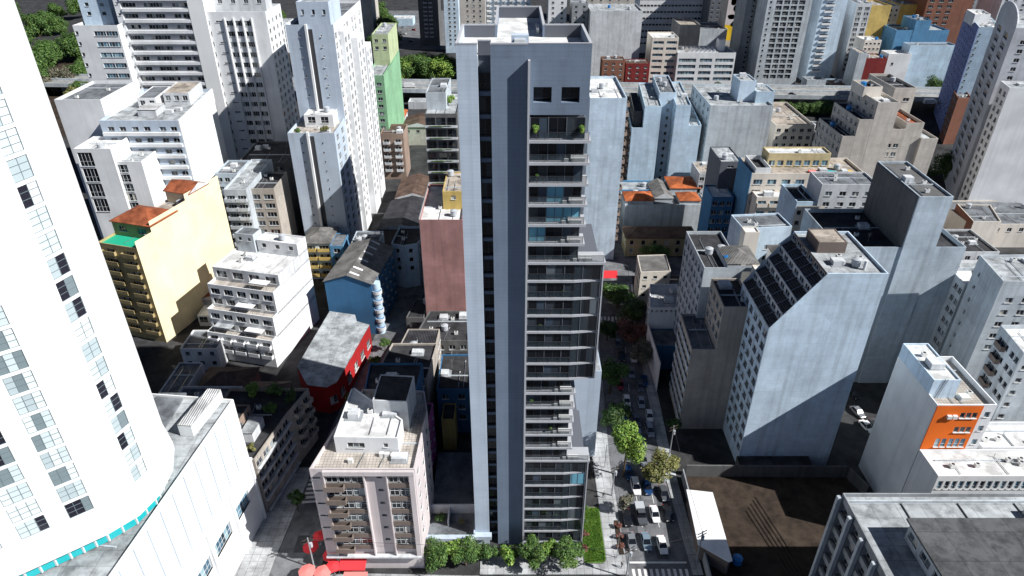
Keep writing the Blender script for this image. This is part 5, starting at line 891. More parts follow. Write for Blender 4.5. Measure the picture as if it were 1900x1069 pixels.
# bottom right concrete building
def concrete_block():
    z = 26; x0, y1 = 53.3, 77.2; x1, y0 = 96, 52
    b = B('concrete_block', 'weathered concrete building with a large dark raised roof at the lower right corner', 'building', [(x0 - .3, y0), (x1, y0), (x1, y1), (x0, y1)], z, 'concrete', 'roof_pale', [dict(e=3, n=6, w=3.2, h=2.3, fh=3.4, top=1.4, bot=1, r=.9)], par=.7)
    for i in range(7):
        m = MB(); yy = -(.4 + i * 4.12) + (y1 - y0); m.box(-.65, -.01 - .0, yy - .3, yy + .3, 0, z - .4); m.build('pier', M['concrete_pale'], b.root)
    pr_ = [P(*T(12, 960, 1069), z + 3), P(*T(12, 1700, 1069), z + 3), P(*T(12, 1700, 765), z + 3), P(*T(12, 805, 768), z + 3)]
    a_ = pr_[3]; poly = [(a_[0], 52), (x1 - 1, 52), (x1 - 1, a_[1]), (a_[0], a_[1])]
    b.block(poly, z - .7, z + 2.8, 'concrete_pale', None, [W(3, 5, 2.4, 1.2, top=1.2)], par=0, pname='upper_wall')
    q = inset(poly, -.5); m = MB(); m.prism([b.loc(p) for p in q], z + 2.81, z + 3.15, 0, True); m.build('dark_roof', roofing('slab_roof', (.13, .135, .14), .55, .5, panel=(5, 5)), b.root)
    m = MB(); m.box(.6, x1 - x0 - 1, (y1 - y0) - 1.5, (y1 - y0) - 1.2, z - .7, z - .2); m.build('upstand', M['concrete_pale'], b.root)
    for i in range(3): m = MB(); X = 9 + i * 9; m.box(X, X + .12, (y1 - y0) - 6, (y1 - y0) - 1.6, z - .69, z - .5); m.build('roof_joint', M['concrete_dark'], b.root)
concrete_block()
# building lot
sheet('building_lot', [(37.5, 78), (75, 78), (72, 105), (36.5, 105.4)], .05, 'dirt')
def wall_(name, label, p, q, t, h, mat):
    d = (Vector(q) - Vector(p)); m = MB(); m.obox((0, 0), d, d.length / 2, t / 2, 0, h); c = (Vector(p) + Vector(q)) / 2
    return tag(m.build(name, M[mat], None, (c.x, c.y, 0)), label, 'wall')
wall_('lot_wall', 'long grey wall at the back of the bare building lot', (37.4, 105.6), (71.5, 105.3), .35, 3.2, 'concrete_dark')
wall_('lot_wall', 'wall between the shaded avenue pavement and the bare building lot', (36.0, 77), (36.6, 105.1), .25, 2.6, 'concrete')
wall_('lot_wall', 'wall between the bare lot and the small car park in shade', (72.2, 105), (73.9, 100), .25, 3, 'concrete_dark')
m = MB(); a_ = P(*T(11, 990, 590), 4); pts = [P(*T(11, 1055, 895), 4), P(*T(11, 1225, 992), 4), P(*T(11, 1245, 985), 4), P(*T(11, 1135, 608), 4), P(*T(11, 990, 592), 4)]
o_ = Vector(pts[0]); rt = thing('site_shed', 'long shed with a bright white roof on the bare building lot beside the avenue', 'shed', (o_.x, o_.y, 0))
m = MB(); m.prism([tuple(Vector(p) - o_) for p in pts], 3.85, 4.05, 0, True); m.build('roof', M['white_plaster'], rt)
m = MB(); m.prism([tuple(Vector(p) - o_) for p in inset(pts, .35)], 0, 3.84); m.build('wall', M['taupe'], rt)
tk = P(*T(11, 1275, 965), 2); rt = thing('water_tank', 'round blue water tank beside the white roofed shed', 'water tank', (tk[0], tk[1], 0)); m = MB(); m.cyl(0, 0, .9, .6, 1.9, 20); m.build('drum', M['tank_blue'], rt); m = MB(); m.cyl(0, 0, .95, 1.91, 2.2, 20, 0, .3); m.build('lid', M['tank_blue'], rt); m = MB(); m.box(-.8, .8, -.8, .8, 0, .59); m.build('stand', M['wood'], rt)
for k in range(5):
    y_ = 80.5 + k * .5; m = MB(); m.tube((0, 0, .2), (-3.6, 16 + k * .6, .25), .08, 6); tag(m.build('timber_beam', M['wood'], None, (51.5 + k * .75, 80 + .3 * k, 0)), None, None)
    bpy.context.scene.collection.objects[-1]; o_ = [q for q in C.objects if q.name.startswith('timber_beam')][-1]; tag(o_, 'long dark timber beam lying in the row on the bare lot', 'timber', 'timber beams on the lot')
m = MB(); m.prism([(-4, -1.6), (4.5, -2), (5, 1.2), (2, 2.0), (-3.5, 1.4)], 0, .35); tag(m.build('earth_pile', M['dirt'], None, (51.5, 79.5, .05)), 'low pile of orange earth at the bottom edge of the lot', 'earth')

# ---------------------------------------------------------------- expressway and everything beyond it
def expressway():
    rt = thing('expressway', 'elevated expressway crossing behind the blocks with pale concrete barriers', 'expressway', (0, 395, 0))
    def yc(x): return 395 + (abs(x) * .0) - (x - 20) * .06
    n = 24; X0, X1 = -330, 430
    def strip(name, y0, y1, z0, z1, mat):
        m = MB()
        for i in range(n):
            a_ = X0 + (X1 - X0) * i / n; c_ = X0 + (X1 - X0) * (i + 1) / n
            ya, yb = yc(a_) - 395, yc(c_) - 395
            m.face([(a_, ya + y0, z1), (c_, yb + y0, z1), (c_, yb + y1, z1), (a_, ya + y1, z1)]); m.face([(a_, ya + y0, z0), (c_, yb + y0, z0), (c_, yb + y0, z1), (a_, ya + y0, z1)]); m.face([(c_, yb + y1, z0), (a_, ya + y1, z0), (a_, ya + y1, z1), (c_, yb + y1, z1)]); m.face([(a_, ya + y1, z0), (c_, yb + y1, z0), (c_, yb + y0, z0), (a_, ya + y0, z0)])
        m.build(name, M[mat], rt)
    strip('deck', -10.5, 10.5, 6.2, 7.2, 'deck')
    for y in (-11, -.3, 10.5): strip('barrier', y, y + .5, 6.21, 8.4, 'concrete_pale')
    for i in range(30):
        x = X0 + 12 + i * 25.4; m = MB(); m.box(x - 1, x + 1, yc(x) - 395 - 3, yc(x) - 395 + 3, 0, 6.19); m.build('pier', M['concrete'], rt)
expressway()
sheet('expressway_verge', [(-330, 345), (400, 330), (400, 372), (-330, 385)], .03, 'ground')

def far(name, label, cat, xl, xr, yt, Y, d, wall, roof, fac=(), z=None, **k):
    p, zz = front(xl, xr, yt, Y, d, z); return B(name, label, cat, p, zz, wall, roof, fac, **k), zz, p
far('shed_roof_block', 'small grey roofed block behind the wide blank wall with a dark green roof court', 'building', 1512, 1560, 248, 262, 16, 'white_aged', 'leaf_court' if False else 'roof_dark', [W(0, 3)], clutter=2)
far('rubble_block', 'low pale roofed block behind the wide blank wall, left of the beige stepped block', 'building', 1440, 1512, 232, 262, 32, 'beige_light', 'roof_tan', [W(0, 5)], clutter=5)
b, z, p = far('beige_stepped_block', 'beige blank walled block with dark terraces stepping down its left side', 'apartment block', 1630, 1671, 190, 215, 20, 'beige', 'roof_white', [W(3, 4, 1.6, 1.4)])
b.block([(p[0][0] - 4.5, 215.02), (p[0][0] - .01, 215.02), (p[0][0] - .01, 234.9), (p[0][0] - 4.5, 234.9)], 0, z - 5.5, 'beige', 'roof_dark', [W(3, 6, 1.6, 1.5, top=1.2)], par=.6)
b.block([(p[0][0] - 8.5, 215.04), (p[0][0] - 4.51, 215.04), (p[0][0] - 4.51, 234.8), (p[0][0] - 8.5, 234.8)], 0, z - 11, 'beige', 'roof_dark', [W(3, 6, 1.6, 1.5, top=1.2)], par=.6)
b.block([(p[0][0] - 1, 224), (p[1][0] - 2, 224), (p[1][0] - 2, 233), (p[0][0] - 1, 233)], z - .95, z + 2.5, 'beige_light', 'roof_dark', par=1.4)
b, z, p = far('beige_core_block', 'taller beige block with a dark open roof behind the beige stepped block', 'apartment block', 1661, 1702, 163, 238, 20, 'beige', 'roof_dark', [W(0, [.65], 2.2, 1.2, top=3.5, rows=1)], clutter=1)
b, z, p = far('beige_low_block', 'beige block with roof steps descending to the right beside the dark trees', 'apartment block', 1683, 1716, 228, 222, 22, 'beige', 'tile_red', [W(0, [.12], 1.6, 1.4, top=4)], clutter=1)
b.block([(p[1][0] + .01, 221), (p[1][0] + 5.6, 221), (p[1][0] + 5.6, 240), (p[1][0] + .01, 240)], 0, z - 5, 'beige', 'roof_pale', par=.8, clutter=2); b.block([(p[0][0] - 6, 221.5), (p[0][0] - .01, 221.5), (p[0][0] - .01, 240), (p[0][0] - 6, 240)], 0, z - 2, 'beige', 'roof_tan', [W(0, [.3, .7], 1.7, 1.4, top=5)], par=.6)
# blue violet tower, brick annex, beige tower
def skew(z, FL, FR, BL): a_, c_, e_ = (Vector(P(*q, z)) for q in (FL, FR, BL)); return [tuple(a_), tuple(c_), tuple(c_ + e_ - a_), tuple(e_)]
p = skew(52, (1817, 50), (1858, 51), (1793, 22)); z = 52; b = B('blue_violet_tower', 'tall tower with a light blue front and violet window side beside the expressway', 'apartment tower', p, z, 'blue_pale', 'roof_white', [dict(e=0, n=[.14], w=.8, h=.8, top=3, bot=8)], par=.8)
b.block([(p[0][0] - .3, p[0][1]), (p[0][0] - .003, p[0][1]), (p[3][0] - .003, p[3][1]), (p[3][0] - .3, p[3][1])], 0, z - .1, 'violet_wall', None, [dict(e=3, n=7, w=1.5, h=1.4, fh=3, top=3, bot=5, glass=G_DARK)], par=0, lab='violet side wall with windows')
b.block([(p[0][0] + 4, p[0][1] + 12), (p[1][0] + 2, p[0][1] + 12), (p[1][0] + 6, p[0][1] + 26), (p[0][0] + 8, p[0][1] + 26)], z - 1.8, z + 3.5, 'white_plaster', 'roof_white', par=.8)
p = skew(22.5, (1778, 182), (1802, 181), (1770, 169)); b = B('brick_annex', 'lower red-brown brick block at the foot of the blue violet tower', 'building', p, 22.5, 'brick', 'roof_grey', [W(3, 4)])
p = skew(67, (1885, 52), (1990, 54), (1855, 20)); z = 67; b = B('beige_grid_tower', 'tall pale grey tower with a rounded crest and columns of wide dark windows', 'apartment tower', p, z, 'tower_grey', 'roof_pale', [dict(e=3, n=[.28, .68], w=8.5, h=2.1, fh=3.4, top=3.5, bot=5, glass=G_DARK, r=.5), dict(e=0, n=[.22], w=1.8, h=1.3, fh=3.0, top=4, bot=5, glass=G_DARK)])
m = MB(); c0_, c1_ = Vector(b.loc(p[3])), Vector(b.loc(p[0])); arc = [(c0_.lerp(c1_, .5 * (1 - math.cos(a))), z + 5.5 * math.sin(a)) for a in [math.pi * i / 12 for i in range(13)]]
m.face([(q.x, q.y, zz) for q, zz in reversed(arc)]); m.face([(q.x + .5, q.y, zz) for q, zz in arc])
for i in range(12): (q0, za), (q1, zb_) = arc[i], arc[i + 1]; m.face([(q0.x, q0.y, za), (q1.x, q1.y, zb_), (q1.x + .5, q1.y, zb_), (q0.x + .5, q0.y, za)])
m.build('arched_crest', M['tower_grey'], b.root)
p = skew(50, (1874, 163), (1990, 165), (1857, 150)); b = B('white_end_tower', 'pale tower with paired windows in front of the beige grid tower', 'apartment tower', p, 50, 'white_plaster', 'roof_pale', [dict(e=3, n=[.28, .72], w=2.2, h=1.6, fh=3, top=2, bot=5, glass=G_DARK)])
# beyond the expressway, left to right
far('crescent_block', 'low white block far behind the slot tower, partly hidden by park trees', 'building', 755, 850, 160, 378, 8, 'white_aged', 'roof_pale', [W(0, 8)], z=4, clutter=3)
far('beige_far_tower', 'plain beige tower behind the green tower at the top edge', 'apartment tower', 612, 688, 0, 570, 30, 'beige', 'roof_pale', [W(0, [.3], 1.2, 1, top=4)], z=100)
far('cream_far_tower', 'slim cream tower at the top edge left of the dark balcony tower', 'apartment tower', 568, 604, 0, 455, 18, 'beige_light', 'roof_pale', [W(0, 3)], z=66)
b, z, p = far('dark_balcony_tower', 'dark blue-grey tower with white chequered balconies at the top edge', 'apartment tower', 775, 812, 0, 545, 22, 'concrete_dark', 'roof_pale', [dict(e=0, n=[.35, .62], w=2.2, h=1.6, top=2, bot=4, kind='balc', bm='slab_grey', rail='solid')], z=100)
b, z, p = far('white_slim_tower', 'slim white tower with window column just left of the grey tower top', 'apartment tower', 823, 850, 0, 520, 20, 'blue_wall', 'roof_pale', [W(0, [.35, .7], 1.6, 1.3, top=2, bot=4)], z=96)
b, z, p = far('cream_balcony_tower', 'cream tower with small paired windows behind the grey tower roof on the left', 'apartment tower', 852, 900, 0, 440, 20, 'beige', 'roof_pale', [W(0, [.3, .55, .8], 1.3, 1.1, top=2, bot=20)], z=74)
b, z, p = far('white_balcony_tower', 'white tower with blue shaded balconies behind the grey tower roof', 'apartment tower', 900, 985, 0, 452, 22, 'blue_wall', 'roof_pale', [W(0, 6, 2.2, 1.5, top=2, bot=20, kind='balc', bm='white_plaster')], z=76)
b, z, p = far('pale_far_tower', 'pale tower with a single window column right behind the grey tower penthouse', 'apartment tower', 1018, 1052, 0, 446, 18, 'white_plaster', 'roof_pale', [W(0, 2, 1.5, 1.2, top=2, bot=15)], z=72)
b, z, p = far('grey_far_block', 'dark grey slim block between the pale far tower and the blank white block', 'building', 1062, 1092, 6, 440, 18, 'concrete', 'roof_grey', [W(0, 2)], clutter=2)
far('blank_white_block', 'block with a wide blank white wall behind the grey tower on the right', 'building', 1096, 1193, 20, 430, 26, 'white_aged', 'roof_pale', [], clutter=5)
far('red_roof_house', 'small house with red-brown roofs under the blank white block', 'house', 1118, 1160, 112, 408, 10, 'brick', 'tile_brown', [W(0, 3)], par=.3, clutter=2)
far('red_roof_house', 'dark gabled house left of the beige slim block beyond the expressway', 'house', 1162, 1206, 118, 412, 12, 'red_brick_paint', 'tile_brown', [W(0, 3)], par=.3)
b, z, p = far('white_banded_slab', 'wide white slab with dark continuous window bands at the top edge', 'office building', 1188, 1318, 0, 520, 22, 'white_plaster', 'roof_pale', [dict(e=0, n=20, w=2.0, h=1.3, fh=4.3, top=3, bot=5, glass=G_DARK, r=.3)], z=62)
b, z, p = far('beige_slim_block', 'slim beige block with balcony rows beyond the expressway', 'apartment block', 1211, 1260, 70, 426, 18, 'beige_light', 'roof_white', [dict(e=0, n=2, w=6.2, h=1.6, fh=3.6, top=2, bot=3, glass=G_BLUE, r=.6)], clutter=1)
b, z, p = far('white_window_block', 'long white block with blue window bands and a sawtooth roof beyond the expressway', 'office building', 1258, 1366, 98, 424, 20, 'white_plaster', 'roof_pale', [dict(e=0, n=[.18], w=10.5, h=2.0, fh=3.7, top=3.4, bot=1.5, glass=G_BLUE, r=.5), dict(e=0, n=[.5], w=7.5, h=2.0, fh=3.7, top=3.4, bot=1.5, glass=G_BLUE, r=.5), dict(e=0, n=[.82], w=11.0, h=2.0, fh=3.7, top=3.4, bot=1.5, glass=G_BLUE, r=.5)])
for i in range(7):
    m = MB(); x = 6 + i * 2.6; m.face([(x, 3, z - .9), (x + 2.2, 3, z - .9), (x + 2.2, 13, z - .9), (x, 13, z - .9)]); m.face([(x, 3, z - .89), (x + 1.9, 3, z + 1.0), (x + 1.9, 13, z + 1.0), (x, 13, z - .89)]); m.face([(x + 1.9, 3, z + 1), (x + 2.0, 3, z - .89), (x + 2.0, 13, z - .89), (x + 1.9, 13, z + 1)]); m.face([(x, 3, z - .89), (x + 2.0, 3, z - .89), (x + 1.9, 3, z + 1)]); m.build('skylight', M['white_plaster'], b.root)
b.block([(b.o.x + 26, 432), (b.o.x + 30, 432), (b.o.x + 30, 438), (b.o.x + 26, 438)], z - .9, z + 6, 'white_plaster', 'roof_white', par=.3)
far('yellow_grey_block', 'pale yellow and grey gabled block behind the white window block', 'building', 1262, 1300, 46, 470, 26, 'beige', 'roof_tan', [], clutter=2)
far('grey_plain_block', 'plain grey block between the yellow-grey block and the painted wall', 'building', 1300, 1350, 54, 472, 26, 'concrete_pale', 'roof_grey', [], clutter=2)
far('night_blue_block', 'dark navy tower left of the painted wall at the top edge', 'apartment tower', 1318, 1352, 0, 500, 18, 'grey_dark', 'roof_dark', [W(0, 3, 1.6, 1.4, glass=G_DARK)], z=60)
# painted wall tower
b, z, p = far('painted_tower', 'tower with a colourful abstract painting above a yellow field on its end wall', 'apartment tower', 1352, 1383, 0, 478, 16, 'beige', 'roof_pale', [W(1, 4, 1.5, 1.3)], z=66)
w_ = p[1][0] - p[0][0]
for (x0, x1, z0, z1, mt) in ((0, 1, 17, 27, 'yellow_paint'), (0, 1, 27.01, 60, 'rose_beige'), (.4, 1.0, 34, 42, 'blue_violet'), (.15, .55, 39, 46, 'red_wall'), (.08, .6, 30.5, 33.5, 'red_paint_wall'), (.35, .95, 25.5, 30, 'green_cream'), (.65, .95, 31, 35, 'white_plaster')):
    yy = -.02 if z0 in (17, 27.01) else -.05
    xs = w_ * x0; xe = w_ * x1; m = MB()
    if yy == -.02: m.box(xs, xe, yy, -.002, z0, z1)
    else:
        cxx, czz, rx, rz_ = (xs + xe) / 2, (z0 + z1) / 2, (xe - xs) / 2, (z1 - z0) / 2
        ring = [(cxx + rx * math.cos(a) * (1 + .18 * math.sin(3 * a + x0 * 9)), czz + rz_ * math.sin(a)) for a in [2 * math.pi * i / 18 for i in range(18)]]
        m.face([(min(max(x, .01), w_ - .01), yy - .004 * int(x0 * 10), zz_) for x, zz_ in ring][::-1]); m.face([(min(max(x, .01), w_ - .01), yy - .004 * int(x0 * 10), zz_) for x, zz_ in ring])
    m.build('painted_patch', M[mt], b.root)
b, z, p = far('grey_dotted_tower', 'grey tower with two columns of small dark windows right of the painted wall', 'apartment tower', 1386, 1418, 0, 440, 20, 'concrete', 'roof_pale', [W(0, [.45, .7], 1.3, 1.3, top=2, bot=4, glass=G_DARK)], z=62)
b, z, p = far('bay_window_tower', 'broad grey tower with a dense grid of enclosed balconies beside the expressway', 'apartment tower', 1425, 1508, 0, 421, 18, 'concrete_pale', 'roof_pale', [dict(e=0, n=[.08], w=1.2, h=1.2, fh=3.0, top=2, bot=4, glass=G_DARK), dict(e=0, n=[.27, .44, .61, .78], w=3.5, h=2.2, fh=3.0, top=1.6, bot=4, r=.5)], z=64)
b, z, p = far('white_ledge_tower', 'white tower with short balcony ledges right of the broad grey tower', 'apartment tower', 1526, 1574, 0, 436, 20, 'blue_wall', 'roof_pale', [dict(e=0, n=[.35], w=5.0, h=1.5, fh=3.5, top=2, bot=4, glass=G_DARK, kind='balc', bm='white_plaster', bd=.8)], z=66)
b, z, p = far('dim_far_tower', 'dim grey tower with window columns between the white ledge tower and the yellow tower', 'apartment tower', 1588, 1612, 0, 480, 18, 'concrete', 'roof_pale', [W(0, 2, 1.5, 1.3)], z=60)
b, z, p = far('yellow_tower', 'tall tower with a yellow blank end wall and grey window front', 'apartment tower', 1618, 1655, 10, 440, 22, 'yellow_wall', 'roof_tan', [])
b.block([(p[0][0] - 9, 440.02), (p[0][0] - .01, 440.02), (p[0][0] - .01, 462), (p[0][0] - 7, 462)], 0, z + 1, 'white_aged', 'roof_grey', [W(0, 2, 2.8, 1.8, top=2, bot=4)], par=.6)
b, z, p = far('yellow_wall_block', 'second yellow walled block right of the yellow tower', 'apartment tower', 1672, 1716, 8, 470, 20, 'yellow_wall', 'roof_pale', [])
b.block([(p[0][0] - 7, 470.02), (p[0][0] - .01, 470.02), (p[0][0] - .01, 488), (p[0][0] - 7, 488)], 0, z - 1, 'white_aged', 'roof_grey', [W(0, 2, 1.5, 1.4, top=2, bot=4)], par=.6)
b, z, p = far('brick_tower', 'large red-brown brick tower at the top right', 'apartment tower', 1722, 1808, 0, 460, 26, 'brick', 'roof_dark', [dict(e=0, n=[.1, .3, .5], w=3.0, h=1.6, fh=3.3, top=2, bot=10, glass=G_DARK)], z=57)
b, z, p = far('deep_blue_block', 'deep blue blank walled block with a stepped top in front of the brick tower', 'building', 1664, 1762, 56, 424, 18, 'blue_bright', 'roof_pale', [])
b.block([(p[0][0] + 10, 423.9), (p[0][0] + 19, 423.9), (p[0][0] + 19, 440), (p[0][0] + 10, 440)], 0, z + 5.5, 'blue_bright', 'roof_grey', par=.5)
b, z, p = far('ivy_grey_block', 'pale block with a wide textured grey-blue wall behind the bushy tree', 'building', 1690, 1776, 84, 414, 9, 'blue_pale', 'roof_grey', [], clutter=2)
b, z, p = far('white_gable_block', 'white block with one small window between the red wall and the textured wall', 'building', 1650, 1692, 100, 410, 10, 'white_plaster', 'roof_white', [W(0, [.25], 1.5, 1.5, top=5, rows=1)], clutter=1)
b, z, p = far('red_wall_block', 'block with a dark red blank wall beside the expressway', 'building', 1608, 1646, 108, 408, 12, 'red_brick_paint', 'roof_tan', [], par=.5)
b.block([(p[0][0] - 5, 408.02), (p[0][0] - .01, 408.02), (p[0][0] - .01, 422), (p[0][0] - 4, 422)], 0, z + 3, 'concrete_pale', 'roof_tan', par=.5); b.block([(p[0][0] + 4, 423), (p[1][0] + 2, 423), (p[1][0] + 2, 436), (p[0][0] + 4, 436)], 0, z + 7, 'beige_light', 'roof_white', [W(0, 4, 1.4, 1)], par=.5)
b, z, p = far('courtyard_house', 'low pale blue house with an open brown court behind the expressway barrier', 'house', 1510, 1600, 160, 409, 18, 'blue_pale', 'tile_brown', [W(0, 5, 1.6, 1.6, top=1.2)], par=1.0)
far('grey_gable_house', 'small grey gabled house beside the broad grey tower', 'house', 1498, 1534, 148, 412, 8, 'concrete_pale', 'roof_grey', [], clutter=1)
# last row: towers closing the view far away
for i, (xl, xr, Y, z, wl, lab) in enumerate(((490, 520, 520, 20, 'white_aged', 'low distant block behind the park trees left of the slot tower'), 
        (1090, 1190, 640, 66, 'beige', 'distant beige block above the blank white block'), (1380, 1440, 640, 70, 'concrete_pale', 'distant grey block behind the dotted grey tower'), (1560, 1620, 620, 64, 'white_aged', 'distant white block behind the white ledge tower'), (1780, 1890, 600, 60, 'concrete', 'distant grey block behind the blue violet tower'), (1860, 1960, 460, 50, 'white_aged', 'distant pale block behind the beige grid tower'))):
    far('distant_block', lab, 'building', xl, xr, 0, Y, 24, wl, 'roof_pale', [W(0, 6, 1.8, 1.4)], z=z)

# ---------------------------------------------------------------- trees and plants
def crown_mesh(seed, n, leaf, mat, squash=.8, lumps=9):
    r = random.Random(seed); cs = []
    for i in range(lumps):
        a = r.uniform(0, 2 * math.pi); q = r.uniform(.15, .72); cs.append((Vector((q * math.cos(a), q * math.sin(a), r.uniform(-.45, .55) * squash)), r.uniform(.2, .46)))
    cs.append((Vector((0, 0, .15)), .55)); mb = MB()
    for i in range(n):
        c, R = cs[r.randrange(len(cs))]
        d = Vector((r.gauss(0, 1), r.gauss(0, 1), r.gauss(0, 1))).normalized(); p = c + d * R * (r.uniform(.55, 1.03)); p.z *= squash + .15
        u = Vector((r.gauss(0, 1), r.gauss(0, 1), r.gauss(0, .6))).normalized(); nn = (d + Vector((r.gauss(0, .5), r.gauss(0, .5), r.gauss(0, .5) + .5))).normalized(); v = nn.cross(u).normalized(); u = v.cross(nn)
        s_ = leaf * r.uniform(.6, 1.35); mb.face([p - u * s_ - v * s_ * .1, p - v * s_ * .6, p + u * s_ + v * s_ * .1, p + v * s_ * .6])
    return mb.mesh('crown', mat)
CR = {}
def crown(kind, size, v):
    big = 'b' if size > 7 else ('m' if size > 3.2 else 's'); key = (kind, big, v)
    if key not in CR: n, lf = {'b': (7000, .042), 'm': (5200, .05), 's': (1300, .095)}[big]; CR[key] = crown_mesh(hash(kind) % 97 * 0 + len(CR) * 11 + v, n, lf, LEAF[kind], .8, 14 if big != 's' else 6)
    return CR[key]
def tree(name, label, x, y, rad, h, kind='green', v=0, group=None, z0=0, cat='tree', sq=1.0):
    rt = thing(name, label, cat, (x, y, z0), group, (x * 3.1 + y) % 6)
    m = MB(); th = h - rad * .9 * sq; th = max(th, h * .3); r0 = max(.06, rad * .06); m.tube((0, 0, 0), (.1, .05, th), r0, 8, 0, r0 * .6)
    for q in range(5):
        a = q * 1.26 + x; m.tube((.1, .05, th * (.75 + .05 * q)), (rad * .55 * math.cos(a), rad * .55 * math.sin(a), th + rad * .5 * sq), r0 * .5, 5, 0, r0 * .2)
    m.build('trunk', M['bark'], rt)
    o = link('crown', crown(kind, rad, v), rt, (0, 0, h - rad * .8 * sq)); o.scale = (rad, rad, rad * sq)
    return rt
def at(x, y, z=0): return P(x, y, z)
# avenue
x, y = at(1153, 870); tree('street_tree', 'tall bright green tree left of the car queue beside the grey tower', 24.0, 105.5, 4.5, 14.5, 'bright', 0, 'trees along the avenue', sq=1.5)
tree('street_tree', 'broad yellow-green tree overhanging the car queue from the right', 31.6, 103.6, 5.0, 8.5, 'olive', 1, 'trees along the avenue', sq=.75)
tree('street_tree', 'small greyish tree on the pavement edge beside the white car', 22.6, 95.2, 2.1, 5, 'grey', 0, 'trees along the avenue')
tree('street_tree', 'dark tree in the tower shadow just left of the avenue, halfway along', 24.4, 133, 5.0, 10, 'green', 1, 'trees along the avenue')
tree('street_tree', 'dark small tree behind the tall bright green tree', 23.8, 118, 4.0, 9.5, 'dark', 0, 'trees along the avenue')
tree('street_tree', 'leafy tree next to the far crosswalk of the avenue', 31.6, 173, 6.2, 9, 'green', 0, 'trees along the avenue')
tree('street_tree', 'reddish brown flowering tree among the pale row of avenue trees', 34.0, 154, 5.2, 8, 'red', 0, 'trees along the avenue')
tree('street_tree', 'green tree between the flowering tree and the far crosswalk', 34.4, 163, 5.5, 9, 'dark', 1, 'trees along the avenue')
tree('street_tree', 'thin greyish tree just below the flowering tree on the avenue', 34.3, 144.5, 4.4, 8, 'grey', 1, 'trees along the avenue')
tree('street_tree', 'low tree at the left kerb beside the far road crossing', 26.5, 156, 4.2, 7, 'dark', 1, 'trees along the avenue')
tree('round_tree', 'round green tree in front of the low yellow corner house', 47.5, 199.3, 5.2, 8.5, 'green', 0)
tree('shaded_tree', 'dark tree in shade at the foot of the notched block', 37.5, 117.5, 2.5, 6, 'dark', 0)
# row in front of the main tower
for i, (tx, ty, r_, h_, kd, lab) in enumerate(((-14.0, 83.2, 3.3, 6, 'green', 'leftmost green tree in front of the grey tower beside the corner block'), (-8.7, 83.2, 3.4, 6, 'green', 'second green tree from the left in front of the podium beam'), (-1.0, 83.8, 2.6, 4.4, 'bright', 'small bright tree at the foot of the grey tower\'s dark strip'), (4.1, 83.3, 3.4, 6.2, 'green', 'big green tree in front of the balcony bay base'), (10.0, 83.0, 3.6, 6.4, 'green', 'green tree nearest the lawn corner in front of the grey tower'), (-4.6, 84.0, 2.4, 4.4, 'green', 'low tree between the podium beam and the grey tower base'))):
    tree('garden_tree', lab, tx, ty, r_, h_, kd, i % 2, 'trees in front of the grey tower', z0=.13)
for tx, ty, r_, h_, kd, lab in ((-11.4, 84.2, 2.4, 5.2, 'bright', 'bright tree between the two leftmost trees in front of the podium beam'), (7.1, 84.4, 2.3, 4.8, 'bright', 'bright low tree between the two big trees before the balcony bay'), (1.2, 84.6, 1.9, 3.6, 'green', 'low green tree right of the small bright one at the tower foot'), (12.2, 85.0, 1.8, 3.4, 'green', 'small green tree touching the lawn corner')):
    tree('garden_tree', lab, tx, ty, r_, h_, kd, 1, 'trees in front of the grey tower', z0=.13)
for i in range(7):
    tree('shrub', 'bright shrub planted in the row on the podium beam before the grey tower', -11.5 + i * 1.35, 85.3, .8, 1.5, 'bright', i % 2, 'shrubs by the podium beam', z0=.13, cat='shrub')
for i, (x, y, lab) in enumerate(((-13.8, 91.2, 'dark shrub in the left corner of the podium garden'), (-9.8, 90.6, 'small yellow-green shrub in the square planter of the podium garden'))):
    tree('shrub', lab, x, y, (1.5, .8)[i], (2.6, 1.5)[i], ('dark', 'olive')[i], 0, z0=2.6, cat='shrub')
m = MB(); hedge = crown_mesh(5, 900, .11, LEAF['green'], .3, 8)
for i in range(4):
    o = link('hedge', hedge, None, (-14.6 + i * 2.0, 87.7, 2.9)); o.scale = (1.2, .45, .55); tag(o, 'low clipped hedge segment along the podium garden edge', 'hedge', 'hedge segments of the podium garden')
# lawn right of the tower
lw = [(13.7, 83.6), (17.1, 83.6), (17.8, 84.4), (17.8, 96.8), (13.7, 96.8)]
r_ = random.Random(3); mb = MB()
sheet('lawn', lw, .2, 'ground'); 
lo_ = [q for q in C.objects if q.name == 'lawn'][0]; lo_.data.materials[0] = roofing('lawn_green', (.09, .22, .03), .6, 1.2)
for i in range(9000):
    x = r_.uniform(13.8, 17.7); y = r_.uniform(83.8, 96.7); a = r_.uniform(0, 6.3); h_ = r_.uniform(.08, .22); c_, s__ = math.cos(a) * .07, math.sin(a) * .07
    mb.face([(x - c_, y - s__, .2), (x + c_, y + s__, .2), (x + c_ * .3 + r_.uniform(-.05, .05), y, .2 + h_)])
tag(mb.build('grass', LEAF['bright']), 'short bright green grass on the lawn right of the grey tower', 'grass', kind='stuff')
for i, (x, y, kd, lab) in enumerate(((13.9, 86.5, 'red', 'red-leaved shrub at the tower edge of the lawn, front end'), (14.1, 89.5, 'red', 'red-leaved shrub at the tower edge of the lawn, middle'), (14.2, 93.2, 'green', 'green shrub on the upper half of the lawn'), (14.6, 96.2, 'green', 'green shrub at the far end of the lawn'), (21.2, 91.8, 'red', 'brownish shrub in the kerb planter beside the dark cars'), (21.1, 89.4, 'red', 'brownish shrub in the kerb planter, second from the small tree'), (21.0, 87.0, 'red', 'brownish shrub in the kerb planter beside the silver cars'))):
    tree('shrub', lab, x, y, 1.0, 1.3, kd, i % 2, z0=.15, cat='shrub', sq=.7)
